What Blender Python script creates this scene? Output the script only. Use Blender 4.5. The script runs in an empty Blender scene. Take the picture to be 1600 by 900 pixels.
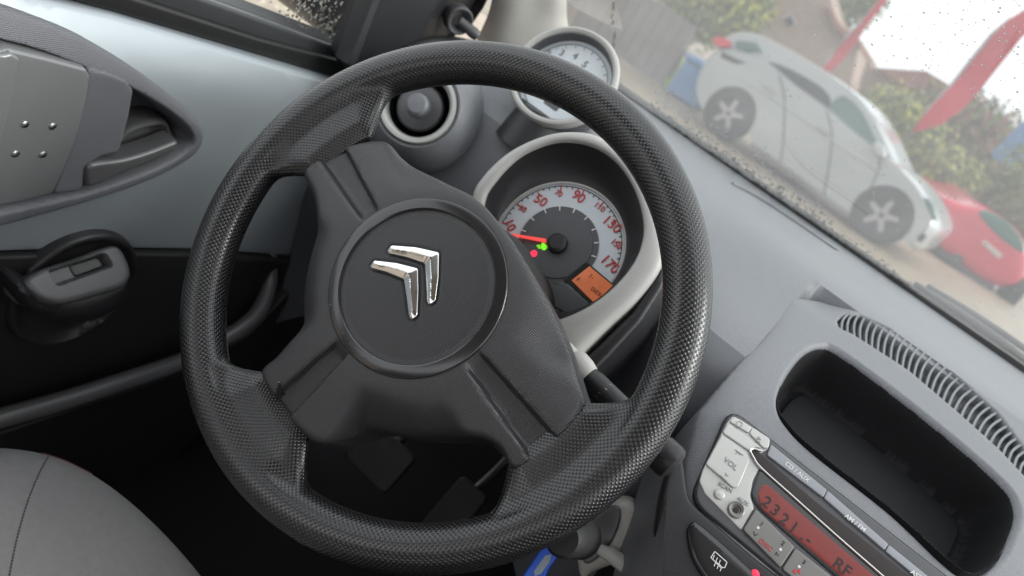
import bpy, math, random
import numpy as np
from mathutils import Matrix, Vector
from mathutils.geometry import delaunay_2d_cdt
random.seed(7); np.random.seed(7)
rad = math.radians
S = bpy.context.scene
COL = S.collection

# ------------------------------------------------------------------ camera
CAM = np.array([0.19896, -0.44464, 0.22988]); FPX = 1249.4
def cam_basis(yaw, pitch, roll):
    cy, sy = math.cos(yaw), math.sin(yaw)
    f = np.array([sy*math.cos(pitch), cy*math.cos(pitch), -math.sin(pitch)])
    r0 = np.array([cy, -sy, 0.]); u0 = np.cross(r0, f)
    r = math.cos(roll)*r0 + math.sin(roll)*u0
    u = -math.sin(roll)*r0 + math.cos(roll)*u0
    return np.array([r, u, -f]).T
CM = cam_basis(rad(-18.534), rad(22.487), rad(31.448))
cd = bpy.data.cameras.new('camera'); cam = bpy.data.objects.new('camera', cd); COL.objects.link(cam)
cam.matrix_world = Matrix([list(CM[i])+[CAM[i]] for i in range(3)]+[[0, 0, 0, 1]])
cd.sensor_width = 36; cd.lens = 36*FPX/1600; cd.clip_start = 0.02; cd.clip_end = 600
cd.dof.use_dof = True; cd.dof.focus_distance = 0.54; cd.dof.aperture_fstop = cd.lens/3.9
S.camera = cam
# ------------------------------------------------------------------ overcast sky and sun
SUN_EL, SUN_AZ = rad(33), rad(72)          # azimuth from +y (ahead) towards +x
w = bpy.data.worlds.new('World'); S.world = w; w.use_nodes = True
nt = w.node_tree; nt.nodes.clear()
out = nt.nodes.new('ShaderNodeOutputWorld'); bg = nt.nodes.new('ShaderNodeBackground')
sky = nt.nodes.new('ShaderNodeTexSky'); sky.sky_type = 'NISHITA'; sky.sun_disc = False
sky.sun_elevation = SUN_EL; sky.sun_rotation = SUN_AZ; sky.dust_density = 6; sky.air_density = 1.0
hsv = nt.nodes.new('ShaderNodeHueSaturation'); hsv.inputs['Saturation'].default_value = 0.12
cloud = nt.nodes.new('ShaderNodeMix'); cloud.data_type = 'RGBA'; cloud.inputs[0].default_value = 0.8
cloud.inputs[7].default_value = (8.6, 8.8, 9.2, 1)
nt.links.new(sky.outputs[0], hsv.inputs['Color']); nt.links.new(hsv.outputs[0], cloud.inputs[6])
nt.links.new(cloud.outputs[2], bg.inputs[0]); nt.links.new(bg.outputs[0], out.inputs[0])
bg.inputs[1].default_value = 0.12
sl = bpy.data.lights.new('sun', 'SUN'); sl.energy = 1.5; sl.angle = rad(24); sl.color = (1, .97, .93)
so = bpy.data.objects.new('sun', sl); COL.objects.link(so)
sdir = Vector((math.sin(SUN_AZ)*math.cos(SUN_EL), math.cos(SUN_AZ)*math.cos(SUN_EL), math.sin(SUN_EL)))
so.rotation_euler = sdir.to_track_quat('Z', 'Y').to_euler(); so.location = (0, 0, 30)
S.view_settings.view_transform = 'Standard'; S.view_settings.look = 'None'
S.view_settings.exposure = 1.15; S.view_settings.gamma = 1; S.view_settings.use_curve_mapping = False
S.render.engine = 'CYCLES'
S.cycles.max_bounces = 8; S.cycles.diffuse_bounces = 4; S.cycles.transparent_max_bounces = 12
S.cycles.use_denoising = True; S.cycles.caustics_reflective = False; S.cycles.caustics_refractive = False
S.cycles.sample_clamp_indirect = 6

# ------------------------------------------------------------------ helpers: measuring the place
def ray(px, py):
    d = CM @ np.array([(px-800)/FPX, -(py-450)/FPX, -1.]); return d/np.linalg.norm(d)
def on(px, py, p0, n):
    d = ray(px, py); p0 = np.asarray(p0, float); n = np.asarray(n, float)
    return CAM + d*((p0-CAM)@n/(d@n))
class Frame:
    def __init__(s, o, ex, ey):
        s.o = np.array(o, float); s.x = np.array(ex, float); s.x /= np.linalg.norm(s.x)
        s.z = np.cross(s.x, np.array(ey, float)); s.z /= np.linalg.norm(s.z); s.y = np.cross(s.z, s.x)
    def mat(s): return Matrix([[s.x[i], s.y[i], s.z[i], s.o[i]] for i in range(3)]+[[0, 0, 0, 1]])
    def w(s, a, b, c=0.): return s.o+s.x*a+s.y*b+s.z*c
    def px(s, x, y, d=0.):
        p = on(x, y, s.o+s.z*d, s.z)-s.o; return (float(p@s.x), float(p@s.y))
    def pts(s, L, d=0.): return [s.px(x, y, d) for x, y in L]
    def lift(s, d, a=0., b=0.):
        f = Frame(s.w(a, b, d), s.x, s.y); return f
AL, BE, SPIN = rad(28.355), rad(-2.708), rad(-10)
_c, _s = math.cos(BE), math.sin(BE); B3 = np.array([[_c, -_s, 0], [_s, _c, 0], [0, 0, 1]])
WE1 = B3 @ np.array([1., 0, 0]); WE2 = B3 @ np.array([0, math.sin(AL), math.cos(AL)])
COLUMN = Frame((0, 0, 0), WE1, WE2)                             # column axes, z to the driver
WHEEL = Frame((0, 0, 0), WE1*math.cos(SPIN)+WE2*math.sin(SPIN), -WE1*math.sin(SPIN)+WE2*math.cos(SPIN))
DOOR = Frame((-.33, 0, 0), (0, 1, 0), (0, 0, 1))                # z = +x, into the cabin
RADIO = Frame((0, .2, 0), (1, 0, 0), (0, 1, 1))
CONS = Frame((0, .285, .05), (1, 0, 0), (0, .965, .26))
# ------------------------------------------------------------------ helpers: materials
def mat(name, col, rough=.5, metal=0., spec=.5, var=.06, vscale=30., bump=0., bscale=400., emit=None, estr=0., coat=0., rvar=.05):
    m = bpy.data.materials.new(name); m.use_nodes = True; t = m.node_tree; b = t.nodes['Principled BSDF']
    b.inputs['Metallic'].default_value = metal; b.inputs['Specular IOR Level'].default_value = spec
    b.inputs['Coat Weight'].default_value = coat; b.inputs['Coat Roughness'].default_value = .08
    tc = t.nodes.new('ShaderNodeTexCoord'); n = t.nodes.new('ShaderNodeTexNoise'); n.inputs['Scale'].default_value = vscale; n.inputs['Detail'].default_value = 5
    t.links.new(tc.outputs['Object'], n.inputs['Vector'])
    mx = t.nodes.new('ShaderNodeMix'); mx.data_type = 'RGBA'
    mx.inputs[6].default_value = (*[c*(1-var) for c in col], 1); mx.inputs[7].default_value = (*[min(1, c*(1+var)) for c in col], 1)
    t.links.new(n.outputs[0], mx.inputs[0]); t.links.new(mx.outputs[2], b.inputs['Base Color'])
    r = t.nodes.new('ShaderNodeMapRange'); r.inputs[3].default_value = max(0, rough-rvar); r.inputs[4].default_value = min(1, rough+rvar)
    t.links.new(n.outputs[0], r.inputs[0]); t.links.new(r.outputs[0], b.inputs['Roughness'])
    if bump:
        n2 = t.nodes.new('ShaderNodeTexNoise'); n2.inputs['Scale'].default_value = bscale; n2.inputs['Detail'].default_value = 3
        t.links.new(tc.outputs['Object'], n2.inputs['Vector'])
        bp = t.nodes.new('ShaderNodeBump'); bp.inputs['Strength'].default_value = bump; bp.inputs['Distance'].default_value = .0006
        t.links.new(n2.outputs[0], bp.inputs['Height']); t.links.new(bp.outputs[0], b.inputs['Normal'])
    if emit:
        b.inputs['Emission Color'].default_value = (*emit, 1); b.inputs['Emission Strength'].default_value = estr
    return m
def node_math(t, op, a, b=None):
    n = t.nodes.new('ShaderNodeMath'); n.operation = op
    for i, v in enumerate((a, b)):
        if v is None: continue
        if isinstance(v, (int, float)): n.inputs[i].default_value = v
        else: t.links.new(v, n.inputs[i])
    return n.outputs[0]
def weave(m, src, fx, fy, strength, dist, diag=True, comp=('X', 'Y')):
    """a raised grid moulded into the skin: src = 'UV' or 'Object' coordinates in metres"""
    t = m.node_tree; b = t.nodes['Principled BSDF']
    tc = t.nodes.new('ShaderNodeTexCoord'); sp = t.nodes.new('ShaderNodeSeparateXYZ'); t.links.new(tc.outputs[src], sp.inputs[0])
    a = node_math(t, 'MULTIPLY', sp.outputs[comp[0]], math.pi*fx); c = node_math(t, 'MULTIPLY', sp.outputs[comp[1]], math.pi*fy)
    if diag: a, c = node_math(t, 'ADD', a, c), node_math(t, 'SUBTRACT', a, c)
    h = node_math(t, 'MULTIPLY', node_math(t, 'SINE', a), node_math(t, 'SINE', c))
    bp = t.nodes.new('ShaderNodeBump'); bp.inputs['Strength'].default_value = strength; bp.inputs['Distance'].default_value = dist
    t.links.new(h, bp.inputs['Height']); t.links.new(bp.outputs[0], b.inputs['Normal'])
    return h
def glass_film(name, veil, veil_col, refl=1.0, tint=(.93, .96, .94)):
    m = bpy.data.materials.new(name); m.use_nodes = True; t = m.node_tree; t.nodes.clear()
    o = t.nodes.new('ShaderNodeOutputMaterial'); tr = t.nodes.new('ShaderNodeBsdfTransparent'); tr.inputs[0].default_value = (*tint, 1)
    di = t.nodes.new('ShaderNodeBsdfTranslucent'); di.inputs[0].default_value = (*veil_col, 1)
    nz = t.nodes.new('ShaderNodeTexNoise'); nz.inputs['Scale'].default_value = 9; nz.inputs['Detail'].default_value = 4
    tc = t.nodes.new('ShaderNodeTexCoord'); t.links.new(tc.outputs['Object'], nz.inputs['Vector'])
    mr = t.nodes.new('ShaderNodeMapRange'); mr.inputs[1].default_value = .3; mr.inputs[2].default_value = .7
    mr.inputs[3].default_value = veil*.8; mr.inputs[4].default_value = veil*1.2; t.links.new(nz.outputs[0], mr.inputs[0])
    m1 = t.nodes.new('ShaderNodeMixShader'); t.links.new(mr.outputs[0], m1.inputs[0]); t.links.new(tr.outputs[0], m1.inputs[1]); t.links.new(di.outputs[0], m1.inputs[2])
    gl = t.nodes.new('ShaderNodeBsdfGlossy'); gl.inputs['Roughness'].default_value = .02
    fr = t.nodes.new('ShaderNodeFresnel'); fr.inputs[0].default_value = 1.35
    m2 = t.nodes.new('ShaderNodeMixShader'); t.links.new(node_math(t, 'MULTIPLY', fr.outputs[0], refl), m2.inputs[0])
    t.links.new(m1.outputs[0], m2.inputs[1]); t.links.new(gl.outputs[0], m2.inputs[2]); t.links.new(m2.outputs[0], o.inputs[0])
    return m
# ------------------------------------------------------------------ helpers: objects
WM = {}
def tag(o, label, cat, group=None, kind=None):
    o['label'] = label; o['category'] = cat
    if group: o['group'] = group
    if kind: o['kind'] = kind
    return o
def thing(name, loc, label, cat, group=None):
    e = bpy.data.objects.new(name, None); COL.objects.link(e); e.empty_display_size = .02
    e.location = tuple(loc); WM[e] = Matrix.Translation(tuple(loc)); return tag(e, label, cat, group)
def link(name, me, m, parent=None, frame=None, label=None, kind=None):
    o = bpy.data.objects.new(name, me); COL.objects.link(o)
    if m is not None and not me.materials: me.materials.append(m)
    M = frame.mat() if isinstance(frame, Frame) else (frame or Matrix.Identity(4))
    WM[o] = M
    if parent is not None:
        o.parent = parent; o.matrix_basis = WM[parent].inverted() @ M
    else: o.matrix_basis = M
    if label: o['label'] = label
    if kind: o['kind'] = kind
    return o
def mesh(name, v, f, smooth=True, angle=40):
    me = bpy.data.meshes.new(name); me.from_pydata([tuple(map(float, p)) for p in v], [], [tuple(map(int, q)) for q in f]); me.update()
    if smooth:
        me.polygons.foreach_set('use_smooth', [True]*len(me.polygons))
        if angle: me.set_sharp_from_angle(angle=rad(angle))
    return me
def curve(P, n=12, closed=False):
    P = [np.array(p, float) for p in P]; N = len(P); R = []
    for i in range(N if closed else N-1):
        if closed: a, b, c, d = P[i-1], P[i], P[(i+1) % N], P[(i+2) % N]
        else: a, b, c, d = P[max(i-1, 0)], P[i], P[i+1], P[min(i+2, N-1)]
        for k in range(n):
            t = k/n; R.append(.5*((2*b)+(c-a)*t+(2*a-5*b+4*c-d)*t*t+(3*b-a-3*c+d)*t**3))
    if not closed: R.append(P[-1])
    return R
def resample(P, step, closed=True):
    P = np.array(P, float)
    if closed: P = np.vstack([P, P[:1]])
    L = np.r_[0, np.cumsum(np.linalg.norm(np.diff(P, axis=0), axis=1))]
    n = max(8, int(L[-1]/step)); s = np.linspace(0, L[-1], n, endpoint=not closed)
    return np.stack([np.interp(s, L, P[:, k]) for k in range(P.shape[1])], 1)
def sdf(poly, q):
    """signed distance, positive inside"""
    a = np.asarray(poly, float); b = np.roll(a, -1, 0); q = np.asarray(q, float); D = np.full(len(q), 1e9); ins = np.zeros(len(q), bool)
    for i in range(len(a)):
        e = b[i]-a[i]; wv = q-a[i]; t = np.clip((wv@e)/(e@e+1e-18), 0, 1)
        D = np.minimum(D, np.linalg.norm(wv-t[:, None]*e, axis=1))
        c = ((a[i, 1] > q[:, 1]) != (b[i, 1] > q[:, 1]))
        with np.errstate(divide='ignore', invalid='ignore'):
            xx = (b[i, 0]-a[i, 0])*(q[:, 1]-a[i, 1])/(b[i, 1]-a[i, 1])+a[i, 0]
        ins ^= c & (q[:, 0] < xx)
    return np.where(ins, D, -D)
def sstep(x, a=0., b=1.):
    t = np.clip((x-a)/(b-a), 0, 1); return t*t*(3-2*t)
def offset_pts(poly, d):
    a = np.asarray(poly, float); t = np.roll(a, -1, 0)-np.roll(a, 1, 0); t /= np.linalg.norm(t, axis=1)[:, None]+1e-12
    area = np.sum(a[:, 0]*np.roll(a[:, 1], -1)-np.roll(a[:, 0], -1)*a[:, 1])
    nrm = np.stack([-t[:, 1], t[:, 0]], 1)*(1 if area > 0 else -1)
    q = a+nrm*d; s = sdf(a, q); return q[np.abs(s-d) < abs(d)*.15+1e-6]
def slab(name, outline, frame, m, parent=None, z0=-.005, z1=0., rnd=.001, step=None, hfun=None, feat=(), smooth=False, cut=None, label=None, kind=None, angle=40, holes=()):
    """a moulded piece: outline in the frame's plane, rounded rim, any relief on its face, real sides and back"""
    P = curve(outline, 10, True) if smooth else outline
    P = np.array([(p[0], p[1]) for p in P]); ext = (P.max(0)-P.min(0))
    st = step or max(ext.max()/24, .0008)
    bstep = min(st, max(ext.max()/60, rnd*1.2, .0004))
    P = resample(P, bstep)
    if np.sum(P[:, 0]*np.roll(P[:, 1], -1)-np.roll(P[:, 0], -1)*P[:, 1]) < 0: P = P[::-1]
    n = len(P); Q = [P]; H = []
    for h in holes:
        h = np.array(h, float)
        if np.sum(h[:, 0]*np.roll(h[:, 1], -1)-np.roll(h[:, 0], -1)*h[:, 1]) > 0: h = h[::-1]
        H.append(h)
    ninner = sum(map(len, H)); Q += H
    for k in (.12, .35, .7, 1.15): Q.append(offset_pts(P, rnd*k))
    for poly, offs in feat:
        pr = resample(poly, st*.6)
        for o_ in offs: Q.append(offset_pts(pr, o_) if abs(o_) > 1e-9 else pr)
    gx = np.arange(P[:, 0].min(), P[:, 0].max(), st); gy = np.arange(P[:, 1].min(), P[:, 1].max(), st)
    G = np.array([(x+(st/2 if j % 2 else 0), y) for j, y in enumerate(gy) for x in gx])
    if len(G): Q.append(G[sdf(P, G) > rnd*1.2+st*.3])
    rest = np.vstack([q for q in Q[1+len(H):] if len(q)]) if len(Q) > 1+len(H) else np.zeros((0, 2))
    if len(rest):
        keep = sdf(P, rest) > 1e-5
        for h in H: keep &= sdf(h, rest) < -1e-4
        rest = rest[keep]
    V = np.vstack([P]+H+[rest])
    E_ = [(i, (i+1) % n) for i in range(n)]; faces = [list(range(n))]; k0 = n
    for h in H: E_ += [(k0+i, k0+(i+1) % len(h)) for i in range(len(h))]; k0 += len(h)
    r = delaunay_2d_cdt([Vector(p) for p in V], E_, [], 1 if not H else 2, 1e-7)
    vv = np.array([tuple(p) for p in r[0]]); ff = r[2]
    if H:
        cen = np.array([vv[f].mean(0) for f in ff]); ok = sdf(P, cen) > 0
        for h in H: ok &= sdf(h, cen) < 0
        ff = [f for f, k in zip(ff, ok) if k]
    d = np.abs(sdf(P, vv)); tt = np.clip(1-d/max(rnd, 1e-9), 0, 1)
    z = z1-rnd*(1-np.sqrt(np.maximum(0, 1-tt*tt)))
    if hfun is not None: z = z+hfun(vv[:, 0], vv[:, 1])
    v3 = [(*vv[i], z[i]) for i in range(len(vv))]; fs = [list(f) for f in ff]
    # sides from the boundary edges
    cnt = {}
    for f in fs:
        for i in range(len(f)):
            e = (f[i], f[(i+1) % len(f)]); cnt[e] = 1
    bd = [e for e in cnt if (e[1], e[0]) not in cnt]; low = {}
    zb = z0 if cut is None else None
    for a, b in bd:
        for i in (a, b):
            if i not in low: low[i] = len(v3); v3.append((vv[i][0], vv[i][1], z0))
        fs.append([b, a, low[a], low[b]])
    return link(name, mesh(name, v3, fs, True, angle), m, parent, frame, label, kind)
def rrect(cx, cy, w_, h_, r, n=6):
    R = []
    for sx, sy, a0 in ((1, 1, 0), (-1, 1, 90), (-1, -1, 180), (1, -1, 270)):
        for k in range(n+1):
            a = rad(a0+90*k/n); R.append((cx+sx*(w_/2-r)+r*math.cos(a), cy+sy*(h_/2-r)+r*math.sin(a)))
    return R
def rpoly(P, r, n=5):
    """round the corners of a polygon"""
    P = [np.array(p, float) for p in P]; R = []
    for i in range(len(P)):
        a, b, c = P[i-1], P[i], P[(i+1) % len(P)]
        u = (a-b); v = (c-b); lu, lv = np.linalg.norm(u), np.linalg.norm(v); d = min(r, lu*.45, lv*.45)
        p, q = b+u/lu*d, b+v/lv*d
        for k in range(n+1):
            t = k/n; R.append((1-t)**2*p+2*t*(1-t)*b+t*t*q)
    return R
def circle(cx, cy, r, n=48, ry=None):
    return [(cx+r*math.cos(2*math.pi*k/n), cy+(ry or r)*math.sin(2*math.pi*k/n)) for k in range(n)]
def lathe(name, prof, frame, m, parent=None, n=64, label=None, angle=35, sx=1., sy=1.):
    v, f = [], []
    for r, z in prof:
        for k in range(n): a = 2*math.pi*k/n; v.append((sx*r*math.cos(a), sy*r*math.sin(a), z))
    for i in range(len(prof)-1):
        for k in range(n): f.append((i*n+k, i*n+(k+1) % n, (i+1)*n+(k+1) % n, (i+1)*n+k))
    return link(name, mesh(name, v, f, True, angle), m, parent, frame, label)
def tube_data(path, radius, n=12, flat=1., up=(0, 0, 1), cap=True):
    P = [np.array(p, float) for p in path]; N = len(P); v, f = [], []
    for i, p in enumerate(P):
        t = P[min(i+1, N-1)]-P[max(i-1, 0)]; t /= np.linalg.norm(t)+1e-12
        a = np.cross(np.array(up, float), t); a /= np.linalg.norm(a)+1e-12; b = np.cross(t, a)
        r = radius(i/(N-1)) if callable(radius) else radius
        for k in range(n): q = 2*math.pi*k/n; v.append(p+r*(a*math.cos(q)+b*flat*math.sin(q)))
    for i in range(N-1):
        for k in range(n): f.append((i*n+k, i*n+(k+1) % n, (i+1)*n+(k+1) % n, (i+1)*n+k))
    if cap: f.append(tuple(range(n))[::-1]); f.append(tuple((N-1)*n+k for k in range(n)))
    return v, f
def tube(name, path, radius, m, parent=None, n=12, flat=1., up=(0, 0, 1), label=None, frame=None, kind=None):
    v, f = tube_data(path, radius, n, flat, up); return link(name, mesh(name, v, f), m, parent, frame, label, kind)
def box_data(lo, hi):
    x0, y0, z0 = lo; x1, y1, z1 = hi
    v = [(x0, y0, z0), (x1, y0, z0), (x1, y1, z0), (x0, y1, z0), (x0, y0, z1), (x1, y0, z1), (x1, y1, z1), (x0, y1, z1)]
    return v, [(0, 3, 2, 1), (4, 5, 6, 7), (0, 1, 5, 4), (1, 2, 6, 5), (2, 3, 7, 6), (3, 0, 4, 7)]
def box(name, lo, hi, m, parent=None, frame=None, label=None, kind=None, bevel=0.):
    v, f = box_data(lo, hi); me = mesh(name, v, f, False)
    o = link(name, me, m, parent, frame, label, kind)
    if bevel: md = o.modifiers.new('b', 'BEVEL'); md.width = bevel; md.segments = 2
    return o
def text(name, s, size, frame, m, parent=None, depth=.0002, align='CENTER', shear=0., label=None):
    c = bpy.data.curves.new(name, 'FONT'); c.body = s; c.size = size; c.align_x = align; c.align_y = 'CENTER'; c.extrude = depth; c.shear = shear; c.resolution_u = 4; c.offset = size*.012
    tmp = bpy.data.objects.new('t', c); COL.objects.link(tmp); dg = bpy.context.evaluated_depsgraph_get()
    me = bpy.data.meshes.new_from_object(tmp.evaluated_get(dg)); bpy.data.objects.remove(tmp); me.name = name; me.materials.clear()
    return link(name, me, m, parent, frame, label)
def grid_mesh(name, G, m, parent=None, closed_u=False, label=None, frame=None, kind=None, angle=50, thick=0.):
    G = np.asarray(G); a, b = G.shape[:2]; v = G.reshape(-1, 3); f = []
    for i in range(a-(0 if closed_u else 1)):
        for j in range(b-1): i2 = (i+1) % a; f.append((i*b+j, i2*b+j, i2*b+j+1, i*b+j+1))
    o = link(name, mesh(name, v, f, True, angle), m, parent, frame, label, kind)
    if thick: md = o.modifiers.new('s', 'SOLIDIFY'); md.thickness = thick; md.offset = -1
    return o
from mathutils.bvhtree import BVHTree
def bvh(o):
    M = WM[o]; me = o.data
    return BVHTree.FromPolygons([M @ v.co for v in me.vertices], [tuple(p.vertices) for p in me.polygons])
def hit(px, py, tree, lift=0.):
    d = Vector(ray(px, py)); l, n, i, t = tree.ray_cast(Vector(CAM), d)
    if l is None: return None
    if n.dot(d) > 0: n = -n
    return np.array(l+n*lift), np.array(n)
def stuff(o): o['kind'] = 'stuff'; return o
def struct(o): o['kind'] = 'structure'; return o
# ------------------------------------------------------------------ materials
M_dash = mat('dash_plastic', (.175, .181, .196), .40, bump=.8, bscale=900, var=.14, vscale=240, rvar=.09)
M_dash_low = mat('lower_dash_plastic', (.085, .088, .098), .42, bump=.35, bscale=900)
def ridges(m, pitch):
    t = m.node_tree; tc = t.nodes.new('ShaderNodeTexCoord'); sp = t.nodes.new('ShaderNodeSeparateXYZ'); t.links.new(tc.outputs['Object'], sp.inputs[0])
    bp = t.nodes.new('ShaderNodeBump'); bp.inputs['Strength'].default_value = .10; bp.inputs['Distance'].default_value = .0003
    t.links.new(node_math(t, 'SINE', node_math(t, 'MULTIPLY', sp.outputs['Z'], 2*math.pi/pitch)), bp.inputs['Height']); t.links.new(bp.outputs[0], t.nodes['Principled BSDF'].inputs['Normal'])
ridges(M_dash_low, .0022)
M_black = mat('black_plastic', (.018, .018, .020), .42, bump=.3, bscale=900)
M_gloss = mat('gloss_black', (.018, .018, .020), .20, spec=.7, rvar=.04)
M_dark = mat('dark_trim', (.010, .010, .011), .6, bump=.3, bscale=700)
M_tray = mat('black_tray_rubber', (.006, .006, .007), .7, spec=.25, bump=.4, bscale=900)
M_carpet = mat('carpet', (.012, .012, .013), .95, bump=1., bscale=600, spec=.1)
M_bezel = mat('pale_grey_plastic', (.42, .415, .395), .42, bump=.2, bscale=1100, var=.03)
M_pillar = mat('pillar_trim', (.52, .50, .46), .6, bump=.4, bscale=700, var=.03)
M_paint = mat('blue_grey_paint', (.35, .385, .415), .38, metal=.4, coat=.15, var=.03, rvar=.02)
M_seal = mat('rubber_seal', (.010, .010, .010), .5)
M_mould = mat('grey_moulding', (.045, .047, .05), .35)
PIP = .0017
M_rubber = mat('steering_rubber', (.009, .009, .010), .27, spec=.75, var=.15, vscale=22, rvar=.09)
def pips(m, p, slope):
    """a lattice of small raised pips, as a normal map worked out from the UVs in metres"""
    t = m.node_tree; b = t.nodes['Principled BSDF']; tc = t.nodes.new('ShaderNodeTexCoord'); sp = t.nodes.new('ShaderNodeSeparateXYZ'); t.links.new(tc.outputs['UV'], sp.inputs[0])
    a, c = (node_math(t, 'MULTIPLY', sp.outputs[i], math.pi/p) for i in ('X', 'Y'))
    nx = node_math(t, 'MULTIPLY', node_math(t, 'MULTIPLY', node_math(t, 'COSINE', a), node_math(t, 'SINE', c)), -slope*.5)
    ny = node_math(t, 'MULTIPLY', node_math(t, 'MULTIPLY', node_math(t, 'SINE', a), node_math(t, 'COSINE', c)), -slope*.5)
    on_ = node_math(t, 'GREATER_THAN', node_math(t, 'MULTIPLY', node_math(t, 'SINE', a), node_math(t, 'SINE', c)), 0.)
    nx, ny = node_math(t, 'MULTIPLY', nx, on_), node_math(t, 'MULTIPLY', ny, on_)
    cb = t.nodes.new('ShaderNodeCombineXYZ'); t.links.new(node_math(t, 'ADD', nx, .5), cb.inputs[0]); t.links.new(node_math(t, 'ADD', ny, .5), cb.inputs[1]); cb.inputs[2].default_value = 1.
    nm = t.nodes.new('ShaderNodeNormalMap'); nm.uv_map = 'UVMap'; t.links.new(cb.outputs[0], nm.inputs['Color']); t.links.new(nm.outputs[0], b.inputs['Normal'])
pips(M_rubber, PIP, .55)
M_pad = mat('airbag_skin', (.026, .026, .029), .38, spec=.7, var=.05)
weave(M_pad, 'Object', 1/.0012, 1/.0012, .6, .00022)
M_cap = mat('hub_cap_skin', (.024, .024, .027), .42, spec=.6, var=.05)
weave(M_cap, 'Object', 1/.0012, 1/.0012, .5, .0002)
M_chrome = mat('satin_chrome', (.78, .78, .77), .16, metal=1., rvar=.04)
M_tex = mat('grained_grey', (.13, .133, .148), .42, var=.05)
weave(M_tex, 'Object', 1/.0013, 1/.0013, .7, .00025)
M_handle = mat('satin_grey', (.215, .22, .225), .34, metal=.3, var=.05, vscale=14)
M_lever = mat('dark_grey_lever', (.10, .10, .105), .35, metal=.2)
M_fabric = mat('grey_seat_fabric', (.165, .163, .167), .9, spec=.15, bump=1., bscale=1400, var=.12, vscale=160)
M_thread = mat('dark_thread', (.03, .03, .03), .8)
M_fab_side = mat('patterned_side_fabric', (.12, .03, .035), .9, var=.8, vscale=90)
M_silver = mat('silver_button', (.52, .52, .50), .34, metal=.25, var=.03)
M_silver2 = mat('dark_silver_button', (.20, .20, .19), .36, metal=.4, var=.03)
M_strip = mat('blue_grey_button', (.30, .31, .34), .4, var=.03)
M_radio = mat('radio_surround', (.085, .087, .093), .42, bump=.25, bscale=900)
M_white = mat('white_print', (.75, .75, .75), .5)
M_grey = mat('grey_print', (.22, .22, .22), .5)
M_redp = mat('red_print', (.45, .04, .04), .5)
M_dkp = mat('dark_print', (.02, .012, .012), .5)
M_lcd = mat('red_lcd', (.13, .018, .014), .25, emit=(1, .09, .06), estr=.035, var=.2, vscale=25)
M_lcd2 = mat('orange_lcd', (.36, .14, .07), .3, emit=(1, .20, .06), estr=.11, var=.55, vscale=45)
M_dialw = mat('dial_silver', (.56, .60, .63), .4, metal=.1, var=.03)
M_dialg = mat('dial_grey', (.075, .076, .082), .45)
M_needle = mat('needle_red', (.7, .06, .05), .4, emit=(1, .08, .07), estr=.3)
M_green = mat('green_lamp', (.1, .5, .02), .4, emit=(.25, 1, .02), estr=.4)
M_redl = mat('red_lamp', (.6, .02, .05), .4, emit=(1, .03, .08), estr=.55)
M_blue = mat('blue_key_tag', (.005, .09, .62), .32, var=.05)
M_metal = mat('steel', (.5, .5, .5), .3, metal=1.)
M_taper = mat('paper_insert', (.30, .36, .42), .5, var=.3, vscale=120)
M_beige = mat('warm_grey_plastic', (.42, .41, .38), .4, var=.04, bump=.2, bscale=900)
M_wind = glass_film('windscreen_glass', .095, (.95, .95, .93), .25, (.70, .73, .71))
M_side = glass_film('side_glass', .02, (.9, .9, .9), .4, (.85, .88, .86))
M_water = bpy.data.materials.new('water_drop'); M_water.use_nodes = True
_b = M_water.node_tree.nodes['Principled BSDF']; _b.inputs['Transmission Weight'].default_value = 1; _b.inputs['Roughness'].default_value = .02; _b.inputs['IOR'].default_value = 1.33
RADIO = Frame((0, .155, .010), (1, 0, 0), (0, 1, 1))

# ------------------------------------------------------------------ cabin shell
ex = np.r_[np.linspace(-.335, .17, 50), np.linspace(.18, .21, 8), np.linspace(.22, .80, 40)]
pd = np.array([(.66, .086), (.60, .0845), (.50, .082), (.42, .076), (.36, .062), (.325, .035), (.305, -.01), (.295, -.08), (.295, -.18), (.36, -.30)])
pc = np.array([(.66, .086), (.60, .0855), (.50, .0845), (.40, .0815), (.30, .054), (.22, .030), (.185, .004), (.170, -.06), (.168, -.16), (.21, -.30)])
def dprof(x):
    t = sstep(np.array(x), .03, .155); P = pd*(1-t)+pc*t
    P = np.array(curve(P, 8)); P[:, 1] -= .018*(x-.1)
    P[:, 1] -= 5.*np.maximum(0, -.20-x)**2*sstep(P[:, 0], .30, .36)
    P[:, 1] -= .10*sstep(np.array(x), .186, .20)*sstep(-P[:, 0], -.385, -.36)
    return P
dash = thing('dashboard', (.2, .4, -.3), 'blue grey moulded dashboard behind the wheel, running under the windscreen', 'dashboard')
G = np.array([[(x, p[0], p[1]) for p in dprof(x)] for x in ex])
dtop = grid_mesh('dash_top', G[:, :42], M_dash, dash)
grid_mesh('dash_lower', G[:55, 41:], M_dash_low, dash)
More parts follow.
